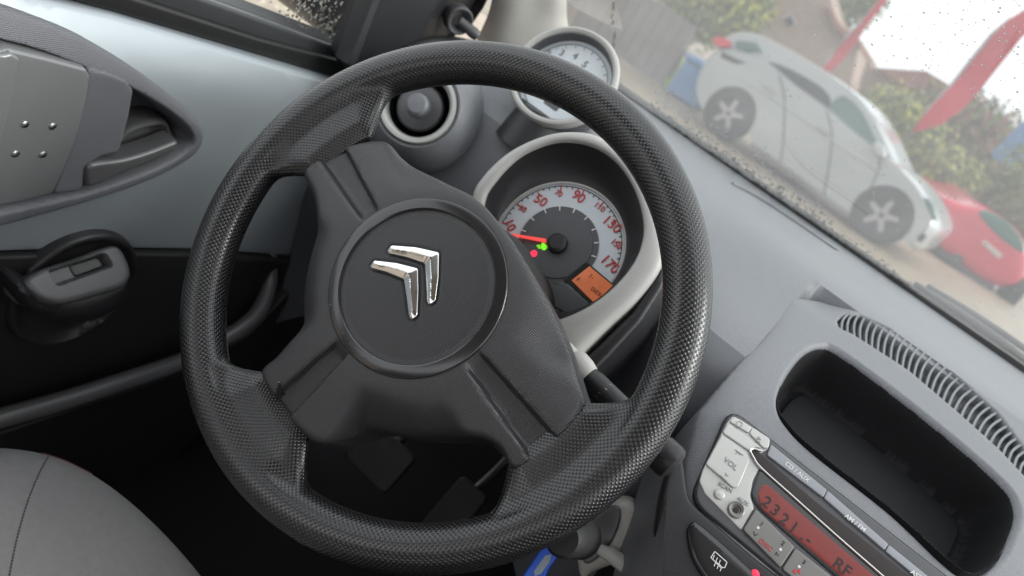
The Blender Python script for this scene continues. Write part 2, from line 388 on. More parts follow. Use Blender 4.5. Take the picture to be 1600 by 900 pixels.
# console cap, one moulding: face, tray recess, demister slot
tray_px = [(1285, 540), (1260, 550), (1235, 580), (1222, 610), (1223, 635), (1240, 660), (1280, 697), (1400, 790), (1485, 865), (1518, 888), (1545, 885), (1570, 860), (1588, 818), (1590, 790), (1572, 757), (1500, 692), (1400, 612), (1312, 548)]
tray = np.array(curve(CONS.pts(tray_px), 6, True))
vt_top = CONS.pts([(1309, 500), (1322, 490), (1345, 492), (1400, 517), (1480, 573), (1560, 645), (1605, 705), (1650, 775)])
vt_bot = CONS.pts([(1312, 512), (1330, 520), (1365, 542), (1420, 578), (1500, 646), (1560, 700), (1600, 742), (1640, 792)])
vt = np.array(vt_top+vt_bot[::-1])
def h_cons(x, y):
    q = np.stack([x, y], 1); hr = -.0048+.575*(y+.136); k = .012
    h = -np.logaddexp(0, -hr/k*1.0)*k; h = np.minimum(h, 0)
    h = np.where(hr < -.06, hr, h)
    left = .178+.50*np.maximum(0, -.15-y)
    edge = sstep(x, left, left+.0045)
    h = h-(1-edge)*.06*sstep(-y, -.06, .04)-(1-edge)*.003-.004*np.exp(-np.maximum(0, x-left-.0045)/.006)*sstep(-y, -.06, .04)-.010*np.exp(-np.maximum(0, x-left)/.012)*sstep(-y, .10, .20)
    s = sdf(tray, q); h = h-.004*sstep(s, -.004, .0005)
    s2 = sdf(vt, q); h = h-.010*sstep(s2, -.0005, .002)
    h = h-.010*sstep(y, .04, .115)*(1-sstep(x, .195, .24))
    h = h-.030*np.maximum(0, x-.40)**2/.04
    return h
co = [(.170, .16), (.168, .02), (.168, -.17), (.196, -.30), (.48, -.30), (.56, -.17), (.58, .06), (.50, .115), (.30, .115)]
co = [(.168, .03), (.172, -.15), (.246, -.31), (.44, -.31), (.58, -.17), (.58, .02), (.50, .115), (.26, .118), (.20, .09)]
cap = slab('console_cap', co, CONS, M_dash, dash, z0=-.05, z1=.0, rnd=.003, step=.0045, hfun=h_cons,
           feat=[([(.178, .08), (.178, -.15), (.178+.50*.15, -.30), (.184+.50*.15, -.30), (.184, -.15), (.184, .08)], (-.004, -.002, -.001, 0, .001, .002)), (tray, (-.006, -.0045, -.003, -.0015)), (vt, (-.001, 0, .001, .002, .003))], angle=60, holes=[resample(tray, .004)])
to_ = resample(offset_pts(resample(tray, .003), -.0012), .003)
slab('tray_liner', to_, CONS, M_tray, dash, z0=-.06, z1=-.0038, rnd=.0006, step=.005, hfun=lambda x, y: -.047*sstep(sdf(tray, np.stack([x, y], 1)), -.001, .010), feat=[(tray, (.0, .0015, .003, .005, .007, .010))], angle=70)
slab('tray_mat', np.array([offset_pts(tray, .016)])[0], CONS.lift(-.0465), M_tray, dash, z0=-.003, z1=0, rnd=.002)
slab('demister_bed', offset_pts(resample(vt, .003), .0012), CONS.lift(-.0093), M_dash_low, dash, z0=-.002, z1=0, rnd=.0003)
vtop = resample(curve(vt_top[1:], 8), .001, False); vbot = resample(curve(vt_bot, 8), .001, False)
NS = 36; slat_me = None
for i in range(NS):
    t = (i+.6)/NS; a = vtop[int(t*(len(vtop)-1))]; b = vbot[int(t*(len(vbot)-1))]
    L = np.linalg.norm(a-b); e = (a-b)/L
    fr = Frame(CONS.w(*b, -.0078), CONS.x*e[0]+CONS.y*e[1], -CONS.x*e[1]+CONS.y*e[0])
    pts = [(L*k/6, .0022*math.sin(math.pi*k/6)) for k in range(7)]
    vv = []
    for (x, y) in pts:
        for dy, dz in ((-.0012, 0), (-.0010, .0068), (.0010, .0068), (.0012, 0)): vv.append((x, y+dy, dz))
    ff = [(k*4+j, k*4+(j+1) % 4, k*4+4+(j+1) % 4, k*4+4+j) for k in range(6) for j in range(4)]
    link('slat', mesh('slat', vv, ff, False), M_dash, dash, fr)
# footwell
fl = box('car_floor', (-.36, -.9, -.66), (.9, .85, -.60), M_carpet); struct(fl)
fw = box('firewall', (-.37, .70, -.60), (.9, .74, .02), M_dark); struct(fw)
tun = slab('tunnel_panel', rpoly([(.12, -.60), (.62, -.60), (.66, -.05), (.20, -.03), (.14, -.12)], .03), Frame((.235, 0, 0), (0, 1, 0), (0, 0, 1)), M_dash_low, dash, z0=-.03, z1=0, rnd=.006)
tun.matrix_basis = tun.matrix_basis @ Matrix.Diagonal((1, 1, -1, 1))
shell = struct(grid_mesh('car_roof', np.array([[(x, y, z-.06*abs(x-.33)**2) for y, z in ((-.16, .47), (-.26, .505), (-.45, .53), (-.9, .53), (-1.6, .47))] for x in np.linspace(-.42, 1.08, 14)]), mat('headliner', (.42, .41, .39), .9), None, thick=.03))
side = struct(box('cabin_side', (1.04, -1.6, -.6), (1.09, .6, .0), M_dark))
back = struct(box('rear_bulkhead', (-.4, -1.64, -.6), (1.09, -1.6, .10), M_dark))
pst = struct(tube('door_pillar', [(-.37, -.62, -.6), (-.40, -.66, .02), (-.36, -.70, .52)], .055, M_dark, None, 8))
# round air vent at the door end of the dash
vc = on(652, 163, (0, .262, 0), (0, 1, 0))
VF = Frame(vc, (.965, .26, .0), (-.09, .33, .94))
vf2 = dash
lathe('vent_flange', [(.068, -.055), (.064, -.035), (.056, -.014), (.0480, -.004), (.0445, -.001), (.041, -.004)], VF, M_dash, dash)
lathe('vent_ring', [(.0405, -.02), (.0405, -.001), (.0395, .001), (.0365, .001), (.034, -.002), (.0325, -.010), (.032, -.03)], VF, M_silver, dash)
lathe('vent_bowl', [(.0325, -.012), (.030, -.032), (.020, -.040), (.0001, -.042)], VF, M_gloss, dash)
lathe('vent_disc', [(.0001, -.010), (.014, -.010), (.0235, -.013), (.0255, -.016), (.0245, -.019), (.015, -.024)], VF, M_lever, dash)
lathe('vent_knob', [(.0001, .004), (.009, .0035), (.0115, .001), (.012, -.003), (.0135, -.011)], VF, M_dash, dash)
# windscreen seal, scuttle and pillar
_t = bvh(dtop); sl_ = [hit(x, y, _t) for x, y in [(1150, 290), (1175, 303), (1205, 321), (1240, 344), (1275, 368), (1310, 392)]]
tube('edge_slot', curve([q[0]+q[1]*.0002 for q in sl_ if q], 6), lambda s: .0022*(1-.4*s), M_dark, dash, 8, .35)
tube('slot_lip', curve([q[0]+q[1]*.0008+np.array([-.004, -.006, 0]) for q in sl_ if q], 6), lambda s: .0024*(1-.6*s), M_dash, dash, 8, .8)
seal = tube('windscreen_seal', [(x, .662+.010*math.cos((x-.3)*2.2)-.010, .0870-.018*(x-.1)) for x in np.linspace(-.33, .9, 40)], .0078, M_seal, None, 8)
tag(seal, 'thin black rubber seal along the lower edge of the windscreen', 'seal')
GZ = lambda y: .080+(.668-y)*math.tan(rad(31))
WS = Frame((.25, .668, .080), (1, 0, 0), (0, -math.cos(rad(31)), math.sin(rad(31))))
WS = Frame((.25, .668, .080), (-1, 0, 0), (0, -math.cos(rad(31)), math.sin(rad(31))))   # z points out of the car
ws = thing('windscreen', (.25, .668, .08), 'large sloping windscreen, misted and spotted with rain, above the dashboard', 'windscreen')
slab('glass', rpoly([(-.80, -.012), (.78, -.012), (.66, .70), (-.66, .70)], .03), WS, M_wind, ws, z0=-.0045, z1=0, rnd=.0005, step=.08)
def drops(name, spots, frame, m, parent):
    v, f = [], []
    for x, y, r in spots:
        n = 7; b0 = len(v); st = random.uniform(.8, 1.4); hh = random.uniform(.35, .6)
        for rr, zz in ((1., -.05), (.75, .62), (.36, .92)):
            for k in range(n):
                a = 2*math.pi*k/n; j = random.uniform(.85, 1.15)
                v.append((x+r*rr*j*math.cos(a), y+r*st*rr*j*math.sin(a), max(r*zz*hh, .0001)))
        v.append((x, y, r*hh)); f.append(tuple(b0+k for k in range(n))[::-1])
        for i in range(2):
            for k in range(n): f.append((b0+i*n+k, b0+i*n+(k+1) % n, b0+i*n+n+(k+1) % n, b0+i*n+n+k))
        for k in range(n): f.append((b0+2*n+k, b0+2*n+(k+1) % n, b0+3*n))
    return stuff(link(name, mesh(name, v, f, True, None), m, parent, frame))
def wsp(px, py): return WS.px(px, py)
sp = []
for _ in range(1900):
    px, py = random.uniform(900, 1640), random.uniform(-60, 560)
    if py > 150+(px-1000)*.72: continue
    if random.random() < .45 and px < 1300: continue
    x, y = wsp(px, py); sp.append((x, y, random.choice([.0005, .0006, .0007, .0010])))
for _ in range(3800):                                           # the soaked strip above the scuttle
    px = 1015+random.random()**.8*420; base = 192+(px-1015)*.70
    py = base-4-abs(random.gauss(0, 24))-random.random()*14
    if px > 1300: py = base-3-abs(random.gauss(0, 14))
    x, y = wsp(px, py); sp.append((x, y, random.choice([.0006, .0008, .0011, .0015, .0020])))
drops('raindrop_film', sp, WS, M_water, ws)
rv = [wsp(958+random.uniform(-4, 4)+ (py/140)**2*8, py) for py in range(-20, 140, 6)]
tube('water_trail', curve([(a, b, .0004) for a, b in rv], 4), lambda s: .0011+.0008*abs(math.sin(s*23)), M_water, ws, 8, .6, frame=WS)
pil = [[on(x, y, (0, yy, 0), (0, 1, 0)) for x, y, yy in row] for row in (
    [(882, -60, .50), (868, -60, .485), (840, -60, .475), (800, -60, .462), (780, -60, .47)],
    [(882, 0, .53), (866, 0, .515), (836, 0, .503), (796, 5, .488), (770, 10, .50)],
    [(885, 42, .55), (866, 45, .535), (830, 50, .52), (782, 55, .505), (750, 60, .52)],
    [(905, 120, .57), (880, 125, .555), (830, 130, .54), (770, 130, .525), (720, 130, .54)],
    [(930, 200, .58), (890, 200, .565), (830, 200, .55), (760, 200, .535), (700, 200, .55)])]
pg = np.array([curve(r, 6) for r in pil]); pg = np.array([curve(pg[:, j], 6) for j in range(pg.shape[1])])
tag(grid_mesh('pillar_trim', pg, M_pillar, None, thick=-.004), 'pale beige pillar trim beside the windscreen, behind the rev counter', 'trim')

# ------------------------------------------------------------------ driver's door
def dl_(L, d): return np.array(DOOR.pts(L, d))
_pl = dl_([(-200, -93), (118, 0), (400, 83), (512, 117), (600, 143)], -.030)
zb = lambda y: np.interp(y, _pl[:, 0], _pl[:, 1])
door = thing('car_door', (-.36, .05, -.60), 'blue grey car door with recessed pull handle, left of the wheel', 'door')
rec_o = np.array(curve(DOOR.pts([(-90, 2), (0, 20), (60, 37), (130, 62), (200, 98), (260, 140), (300, 178), (316, 205), (310, 230), (285, 252), (230, 280), (150, 308), (60, 335), (0, 352), (-90, 372)]), 6, True))
rec_i = np.array(curve(DOOR.pts([(-80, 45), (0, 63), (70, 81), (140, 107), (200, 132), (255, 163), (290, 192), (301, 214), (288, 234), (240, 262), (150, 295), (80, 313), (0, 330), (-80, 345)]), 6, True))
split = [DOOR.px(x, y) for x, y in [(-120, 404), (0, 402), (60, 400), (213, 397), (295, 398), (375, 403), (470, 410)]]+[(.50, -.30)]
po = [(-.34, zb(-.34)), (0, zb(0)), (.30, zb(.30)), (.42, zb(.42)-.02), (.52, -.05)]+split[::-1]+[(-.34, -.20)]
def h_door(y, z): return -5.0*np.maximum(0, z+.06)**2-.25*np.maximum(0, y-.30)**2-.12*np.maximum(0, -.12-z)**1.2
slab('door_skin', po, DOOR, M_paint, door, z0=-.05, z1=0, rnd=.004, step=.012, hfun=h_door, holes=[resample(offset_pts(resample(rec_o, .004), .004), .004)])
def h_rec(x, y):
    s = sdf(rec_i, np.stack([x, y], 1))
    return -.045*sstep(s, .0, .012)+.003*sstep(s, -.024, -.002)-2.2*np.maximum(0, y+.085)**2
slab('handle_surround', rec_o, DOOR.lift(.002), M_tex, door, z0=-.045, z1=.000, rnd=.005, step=.0026, hfun=h_rec, feat=[(rec_i, (-.01, -.005, 0, .004, .008, .012, .016))], angle=70)
HF = DOOR.lift(.004)
pad_px = [(-60, 66), (0, 80), (14, 77), (70, 90), (134, 107), (140, 118), (128, 170), (112, 225), (84, 304), (40, 317), (-60, 338)]
hand = slab('grab_handle', HF.pts(pad_px), HF, M_handle, door, z0=-.03, z1=.0, rnd=.0025, step=.004, hfun=lambda x, y: -1.2*(y+.08)**2+.004)
slab('handle_step', HF.pts([(-60, 70), (0, 82), (14, 79), (26, 88), (5, 180), (-30, 300), (-60, 330)]), HF.lift(.004), M_handle, door, z0=-.02, z1=.0, rnd=.002, hfun=lambda x, y: -1.2*(y+.08)**2+.004)
tr = bvh(hand)
for q in ((39, 194), (82, 197), (24, 240), (67, 241)):
    p, n = hit(*q, tr, .0002); f2 = Frame(p, np.cross((0, 0, 1), n), (0, 0, 1))
    lathe('stud', [(.0001, .0016), (.0016, .0014), (.0029, .0006), (.0033, -.001)], f2, M_metal, hand, 16)
slab('grained_strip', HF.pts([(141, 109), (172, 116), (200, 128), (212, 143), (205, 185), (190, 240), (160, 248), (138, 262), (132, 300), (86, 306), (114, 226), (130, 170)]), HF.lift(-.002), M_tex, door, z0=-.03, z1=0, rnd=.003, step=.004)
RF = DOOR.lift(-.012)
slab('release_cup', curve(RF.pts([(188, 216), (205, 202), (235, 192), (262, 190), (270, 205), (272, 222), (240, 245), (190, 262), (170, 262), (178, 240)]), 5, True), RF, M_lever, door, z0=-.03, z1=0, rnd=.006, step=.004,
     hfun=lambda x, y: -.012*sstep(sdf(np.array(curve(RF.pts([(188, 216), (205, 202), (235, 192), (262, 190), (270, 205), (272, 222), (240, 245), (190, 262), (170, 262), (178, 240)]), 5, True)), np.stack([x, y], 1)), .002, .014))
LF = DOOR.lift(.006)
slab('release_lever', curve(LF.pts([(137, 263), (150, 256), (180, 252), (205, 247), (240, 236), (276, 222), (279, 228), (272, 238), (240, 254), (205, 268), (170, 283), (141, 294), (136, 285)]), 5, True), LF, M_lever, door, z0=-.02, z1=0, rnd=.004, step=.003)
# lower door card
lo = [(-.34, -.21)]+[(y, z-.0015) for y, z in split]+[(.50, -.62), (-.34, -.62)]
slab('lower_trim', lo, DOOR, M_dark, door, z0=-.05, z1=-.0015, rnd=.003, step=.03, hfun=lambda y, z: -.10*np.maximum(0, -.26-z))
pr = [DOOR.px(x, y, .012) for x, y in [(-120, 690), (0, 654), (100, 626), (190, 597), (280, 566), (345, 533), (400, 492), (436, 450), (452, 405)]]
tube('pocket_rail', curve([(a, b, .012-.016*max(0, i-6)) for i, (a, b) in enumerate(pr)], 6), lambda s: .0105-.006*max(0, s-.8)/.2, M_lever, door, 14, 1., up=(0, 0, 1), frame=DOOR)
slab('pocket_panel', [(-.30, -.62), (.24, -.62), (.33, -.50), (.35, -.30), (.30, -.38), (.22, -.415), (-.02, -.43), (-.30, -.44)], DOOR.lift(.006), M_dark, door, z0=-.02, z1=0, rnd=.004)
cx_, cy_ = DOOR.px(118, 452)
sur = slab('switch_surround', circle(cx_, cy_, .062, 60, .066), DOOR.lift(.0), M_black, door, z0=-.02, z1=.005, rnd=.004, step=.006, hfun=lambda x, y: -.006*sstep(.056-np.hypot(x-cx_, (y-cy_)*.94), 0, .005))
PF = Frame(DOOR.w(*DOOR.px(122, 436, .026), .026), (0, 1, 0), (-.72, 0, .69))
slot = np.array(rpoly(PF.pts([(76, 423), (165, 395), (178, 415), (90, 447)]), .004))
podo = PF.pts([(42, 438), (70, 420), (120, 403), (172, 384), (190, 388), (203, 412), (205, 434), (190, 450), (150, 462), (105, 474), (75, 470), (52, 456)])
pod = slab('switch_pod', podo, PF, M_lever, door, z0=-.035, z1=0, rnd=.005, step=.003, smooth=True, hfun=lambda x, y: -.012*sstep(sdf(slot, np.stack([x, y], 1)), -.0005, .002), feat=[(slot, (-.001, 0, .001, .002))])
slab('pod_skirt', DOOR.pts([(40, 452), (75, 468), (110, 474), (160, 462), (203, 440), (208, 458), (195, 484), (145, 510), (85, 508), (48, 492), (34, 470)], .032), DOOR.lift(.032), M_black, door, z0=-.04, z1=0, rnd=.014, step=.004, smooth=True)
slab('window_switch', rpoly(PF.pts([(118, 412), (160, 399), (170, 414), (128, 430)]), .003), PF.lift(-.009), M_black, pod, z0=-.004, z1=0, rnd=.0015, hfun=lambda x, y: 0.15*(x-x.mean()))
# belt line, window, mirror corner
def strip(name, lo_, hi_, d, m, **k): slab(name, list(dl_(lo_, d))+list(dl_(hi_, d))[::-1], DOOR.lift(d), m, door, step=.03, **k)
strip('belt_seal', [(-200, -91), (118, 2), (400, 85), (512, 119), (560, 132)], [(-200, -138), (220, 0), (400, 59.5), (542, 98), (575, 110)], -.026, M_seal, z0=-.05, z1=0, rnd=.003)
strip('belt_moulding', [(-200, -137), (220, 1), (400, 60), (542, 99), (575, 110)], [(-200, -189), (325, 0), (400, 27), (522, 72), (552, 84)], -.034, M_mould, z0=-.04, z1=0, rnd=.004)
strip('sill_lip', [(-200, -188), (325, 1), (400, 28), (522, 73), (552, 84)], [(-200, -194), (330, -3), (400, 23), (522, 68), (552, 80)], -.042, M_seal, z0=-.04, z1=0, rnd=.001)
win = slab('window_glass', [(-.40, -.01), (.34, -.03), (.42, .06), (.10, .44), (-.40, .46)], DOOR.lift(-.056), M_side, door, z0=-.004, z1=0, rnd=.0005, step=.05)
SW = Frame((-.3905, 0, 0), (0, -1, 0), (0, 0, 1)); sp = []
for _ in range(420):
    px, py = random.gauss(500, 22)+random.uniform(-25, 30), random.uniform(-30, 95)
    x, y = SW.px(px+py*.35-18, py); sp.append((x, y, random.choice([.0008, .0012, .0017, .0022])))
drops('raindrop_film', sp, SW, M_water, win)
SF = DOOR.lift(.004)
sail_px = [(592, -60), (815, -60), (797, 0), (782, 30), (764, 56), (735, 76), (690, 84), (640, 92), (590, 108), (556, 118), (545, 96), (566, 50), (588, 0)]
sail = slab('mirror_corner', SF.pts(sail_px), SF, M_black, door, z0=-.03, z1=0, rnd=.006, step=.006, hfun=lambda x, y: -.3*np.maximum(0, x-.36))
slab('corner_post', SF.pts([(541, 100), (553, 102), (598, -20), (586, -20)]), SF.lift(.003), M_mould, door, z0=-.02, z1=0, rnd=.002)
tube('corner_bulge', curve([SF.w(*SF.px(x, y, .0), .004) for x, y in [(600, 100), (640, 78), (690, 66), (740, 74)]], 6), .010, M_black, door, 12)
kf = Frame(SF.w(*SF.px(712, 28), .006), (.55, .83, 0), (0, 0, 1))
lathe('adjuster_ring', [(.0075, -.004), (.0125, .003), (.0150, .005), (.0168, .003), (.0172, -.012)], kf, M_lever, door, 40)
ks = kf.w(0, 0, .0); ke = SF.w(*SF.px(746, 57, .028), .028)
adj = tube('adjuster_knob', [ks, ks+(ke-ks)*.45, ks+(ke-ks)*.6, ks+(ke-ks)*.8, ke, ke+(ke-ks)*.05], lambda s: (.006, .0062, .0068, .0072, .006, .002)[min(5, int(round(s*5)))], M_lever, door, 16)
MF = Frame((-.46, 0, 0), (0, 1, 0), (0, 0, 1))
slab('mirror_housing', MF.pts([(470, -60), (484, 10), (500, 42), (525, 68), (560, 70), (640, 20), (660, -60)]), MF, M_mould, door, z0=-.10, z1=0, rnd=.02, smooth=True, step=.01)

# ------------------------------------------------------------------ seat
zt = -.285
SEAT = Frame((0, 0, zt), (1, 0, 0), (0, 1, 0))
edge = SEAT.pts([(-160, 690), (-60, 676), (0, 675), (60, 682), (120, 700), (180, 732), (240, 778), (300, 838), (350, 900), (395, 975)], -.012)
seat = thing('car_seat', (-.15, -.2, -.60), 'grey fabric car seat cushion with stitched seam, in the lower left corner', 'seat')
cush = slab('cushion', edge+[(.10, -.40), (-.10, -.52), (-.34, -.45)], SEAT, M_fabric, seat, z0=-.20, z1=0, rnd=.05, step=.012, smooth=True)
tr = bvh(cush); v, f = [], []
st = resample(curve([(84, 700), (62, 738), (42, 788), (27, 840), (14, 905), (8, 960)], 10), 5.2, False)
for a, b in zip(st[:-1], st[1:]):
    p = hit(*a, tr, .0001); q = hit(*(a+(b-a)*.62), tr, .0001)
    if p and q:
        vv, ff = tube_data([p[0], q[0]], .00055, 6); k0 = len(v); v += vv; f += [tuple(k+k0 for k in g) for g in ff]
stuff(link('seam_stitching', mesh('seam_stitching', v, f), M_thread, seat))
slab('side_panel', SEAT.pts([(70, 690), (110, 704), (150, 724), (160, 740), (120, 735), (70, 715)], -.06), SEAT.lift(-.066), M_fab_side, seat, z0=-.1, z1=-.004, rnd=.004)

# ------------------------------------------------------------------ pedals
def pedal(name, px, z, w_, h_, label):
    p = on(*px, (0, 0, z), (0, 0, 1)); F = Frame(p, (1, .0, 0), (0, .55, .83))
    t = thing(name, p, label, 'pedal', 'pedals in the footwell')
    slab('rubber_pad', rrect(0, 0, w_, h_, .008), F, mat(name+'_rubber', (.014, .014, .014), .7, bump=.8, bscale=250), t, z0=-.012, z1=0, rnd=.003, step=.004, hfun=lambda x, y: .0005*np.sign(np.sin(y*700)))
    tube('pedal_arm', curve([F.w(0, h_*.3, -.012), F.w(.005, .09, -.03), F.w(.01, .22, -.02)], 6), .007, M_black, t, 10)
pedal('brake_pedal', (592, 714), -.42, .075, .062, 'dark ribbed rubber pedal, the upper left of two in the footwell')
pedal('accelerator_pedal', (708, 800), -.46, .048, .09, 'narrow dark pedal low in the footwell, seen just above the rim')
# ------------------------------------------------------------------ steering wheel
wheel = thing('steering_wheel', (0, 0, 0), 'black three spoke steering wheel with dimpled rim and chrome double chevron', 'steering wheel')
SPK = [rad(166+10), rad(0), rad(-89.5)]
RR, RT = .168, .0155
NT = 900
ha = np.r_[np.linspace(0, rad(122), 30, endpoint=False), np.linspace(rad(122), math.pi, 25)]
ph = np.r_[ha, 2*math.pi-ha[::-1][1:]]; NP = len(ph)-1; NH = len(ha)-1
th = np.linspace(0, 2*math.pi, NT, endpoint=False)
ext = np.zeros(NT)
for a in SPK:
    d = np.abs((th-a+math.pi) % (2*math.pi)-math.pi); ext = np.maximum(ext, sstep(-d, -rad(22), -rad(9.5)))
circ = np.stack([RR+RT*np.cos(ha), RT*np.sin(ha)], 1)
webp = np.array(curve([circ[28], circ[30], (RR-.0125, .0108), (RR-.0175, .0090), (RR-.025, .0086), (RR-.033, .0080), (RR-.038, .0062), (RR-.042, .0045), (RR-.0445, .003), (RR-.045, 0)], 10))[10:]
webp = _rs0(webp, 25) if False else np.stack([np.interp(np.linspace(0, 1, 25), np.linspace(0, 1, len(webp)), webp[:, k]) for k in (0, 1)], 1)
web = circ.copy(); web[30:] = webp
V = np.zeros((NT, NP+1, 3)); UV = np.zeros((NT, NP+1, 2))
for i, t in enumerate(th):
    h_ = circ*(1-ext[i])+web*ext[i]; h_[30:, 1] *= 1-1.5*ext[i]*(1-ext[i])*np.linspace(0, 1, 25)**.7
    r = np.r_[h_[:, 0], h_[::-1, 0][1:]]; z = np.r_[h_[:, 1], -h_[::-1, 1][1:]]
    V[i, :, 0] = r*math.cos(t); V[i, :, 1] = r*math.sin(t); V[i, :, 2] = z
    ds = np.r_[0, np.cumsum(np.hypot(np.diff(r), np.diff(z)))]
    UV[i, :, 0] = t*RR; UV[i, :NH+1, 1] = ds[:NH+1]; UV[i, NH+1:, 1] = ds[NH+1:]
vv = V[:, :NP].reshape(-1, 3); ff = [(i*NP+j, ((i+1) % NT)*NP+j, ((i+1) % NT)*NP+(j+1) % NP, i*NP+(j+1) % NP) for i in range(NT) for j in range(NP)]
me = mesh('rim', vv, ff, True, None); ul = me.uv_layers.new(name='UVMap')
uvs = []
P_ = 2*.0042*round(2*math.pi*RR/(2*.0042))/(2*.0042)
for i in range(NT):
    for j in range(NP):
        for (a, b) in ((i, j), (i+1, j), (i+1, j+1), (i, j+1)):
            u = UV[a % NT, b, 0]+(2*math.pi*RR if a == NT else 0); uvs += [u*round(2*math.pi*RR/(2*PIP))*2*PIP/(2*math.pi*RR), UV[a % NT, b, 1]]
ul.data.foreach_set('uv', uvs)
link('rim', me, M_rubber, wheel, WHEEL)
# airbag cover
hubc = np.array(WHEEL.px(649.5, 445.5, .0226))
pad_px = [(471, 266), (500, 243), (545, 224), (597, 217), (622, 240), (650, 262), (700, 290), (748, 316), (790, 362), (828, 420), (860, 480), (884, 540), (900, 590), (911, 632),
          (890, 665), (850, 702), (802, 733), (780, 700), (750, 684), (700, 680), (640, 680), (600, 674), (565, 668), (530, 680), (492, 692), (455, 662), (425, 622), (404, 580), (432, 556), (455, 532), (467, 500), (468, 450), (480, 400), (492, 362), (496, 335), (487, 300)]
pad_o = np.array([WHEEL.px(x, y, .011) for x, y in pad_px])
def h_pad(x, y):
    r = np.hypot(x-hubc[0], y-hubc[1])
    h = .0215-.0115*sstep(r, .058, .138); near = np.zeros_like(x)
    for a in SPK:
        al = (x-hubc[0])*math.cos(a)+(y-hubc[1])*math.sin(a); ac = -(x-hubc[0])*math.sin(a)+(y-hubc[1])*math.cos(a)
        hw = .006+.055*np.maximum(0, al-.055)
        ch = sstep(hw-np.abs(ac), -.0012, .0022)*sstep(al, .058, .070)
        h = h-.0062*ch
        wd = .038+.32*np.maximum(0, al-.07); near = np.maximum(near, sstep(wd-np.abs(ac), 0., .016)*sstep(al, .03, .06))
        sh = sstep(np.abs(ac), .019, .038)*sstep(al, .07, .12)
        h = h-.0015*sh
    low = sstep(-(y-hubc[1]), .02, .07)
    return h-(.010+.016*low)*sstep(r, .064, .112)*(1-near)
fe = []
for a in SPK:
    for sg in (-1, 1):
        for off in (-.0022, -.0010, 0, .0012):
            L = []
            for al in np.linspace(.056, .142, 50):
                hw = .006+.055*max(0, al-.055)+off; L.append((hubc[0]+al*math.cos(a)-sg*hw*math.sin(a), hubc[1]+al*math.sin(a)+sg*hw*math.cos(a)))
            fe.append((L, (0.,)))
_rs = resample
def resample(P, step, closed=True):
    return _rs(P, step, closed)
cover = slab('airbag_cover', pad_o, WHEEL, M_pad, wheel, z0=-.045, z1=0, rnd=.005, step=.0032, hfun=h_pad, smooth=True, feat=fe, angle=75)
HC = WHEEL.lift(.0216, *hubc)
ring = lathe('hub_ring', [(.0612, -.004), (.0608, -.0004), (.0602, .0008), (.0596, .0012), (.0530, .0016), (.0522, .0011), (.0518, .0), (.0516, -.004)], HC, M_gloss, wheel, 128)
che = [[(355, 318), (373, 294), (480, 302), (582, 325), (580, 430), (567, 535), (540, 556), (530, 540), (527, 450), (520, 372), (440, 345), (360, 327)],
       [(280, 385), (298, 360), (400, 372), (490, 395), (492, 490), (487, 600), (462, 621), (450, 605), (440, 520), (428, 442), (350, 410), (285, 393)]]
che = [[HC.px(480+x/2.812, 280+y/2.812, .001) for x, y in L] for L in che]
chr_ = [np.array(rpoly(L, .0012, 3)) for L in che]
def h_cap(x, y):
    q = np.stack([x, y], 1); s1 = np.maximum(sdf(chr_[0], q), sdf(chr_[1], q))
    return -.0012*sstep(s1, -.0018, -.0006)+.0022*(1-(np.hypot(x, y)/.052)**2)
hcap = slab('hub_cap', circle(0, 0, .0508, 120), HC, M_cap, wheel, z0=-.004, z1=-.0004, rnd=.001, step=.0018, hfun=h_cap, feat=[(chr_[0], (-.002, -.0012, -.0005)), (chr_[1], (-.002, -.0012, -.0005))], angle=70)
for L in chr_:
    slab('chevron', L, HC.lift(.0022), M_chrome, hcap, z0=-.003, z1=.0006, rnd=.0003, step=.0009, angle=20, hfun=lambda x, y, L=L: .55*np.maximum(0, sdf(L, np.stack([x, y], 1))))
for ch, (x, y) in zip('AIRBAG', [(517, 478), (526, 504), (536, 521), (549, 537), (561, 548), (573, 557)]):
    a, b = HC.px(x, y, .001); an = math.atan2(b, a)
    f2 = Frame(HC.w(a, b, .0013), HC.x*math.cos(an-math.pi/2)+HC.y*math.sin(an-math.pi/2)+0, HC.x*math.cos(an)+HC.y*math.sin(an))
    f2 = Frame(f2.o, -f2.x, -f2.y)
    text('lettering', ch, .0052, f2, M_pad, ring, .00015)
tr = bvh(cover)
p, n = hit(441, 610, tr, .0002); hx = np.cross((0, 0, 1), n); a0 = rad(-30)
HO = Frame(p, WHEEL.x, WHEEL.y)
HO = Frame(p, np.cross(n, np.cross(WHEEL.x, n)), np.cross(n, np.cross(WHEEL.y, n)))
for L in ([(434, 598), (437, 597), (440, 605), (444, 612), (451, 621), (449, 622), (441, 616), (436, 610)], [(430, 606), (434, 603), (438, 612), (446, 621), (444, 625), (438, 622), (433, 614)]):
    slab('horn_symbol', [HO.px(*q) for q in L], HO, M_gloss, cover, z0=-.001, z1=.0006, rnd=.0004)
# column shroud
colm = thing('column_shroud', COLUMN.w(0, 0, -.2), 'black plastic steering column shroud behind the wheel hub', 'shroud')
lathe('shroud_body', [(.0001, -.028), (.040, -.028), (.048, -.036), (.052, -.06), (.055, -.25)], Frame(COLUMN.w(0, .015), COLUMN.x, COLUMN.y), M_dark, colm, 40, sx=.95, sy=1.05)
# right of the pod: dark lower housing
lathe('lock_barrel', [(.0001, -.02), (.010, -.02), (.012, -.024), (.013, -.06), (.016, -.10)], Frame(COLUMN.w(*COLUMN.px(905, 838, -.1)), COLUMN.x, COLUMN.y), M_dark, colm, 24)
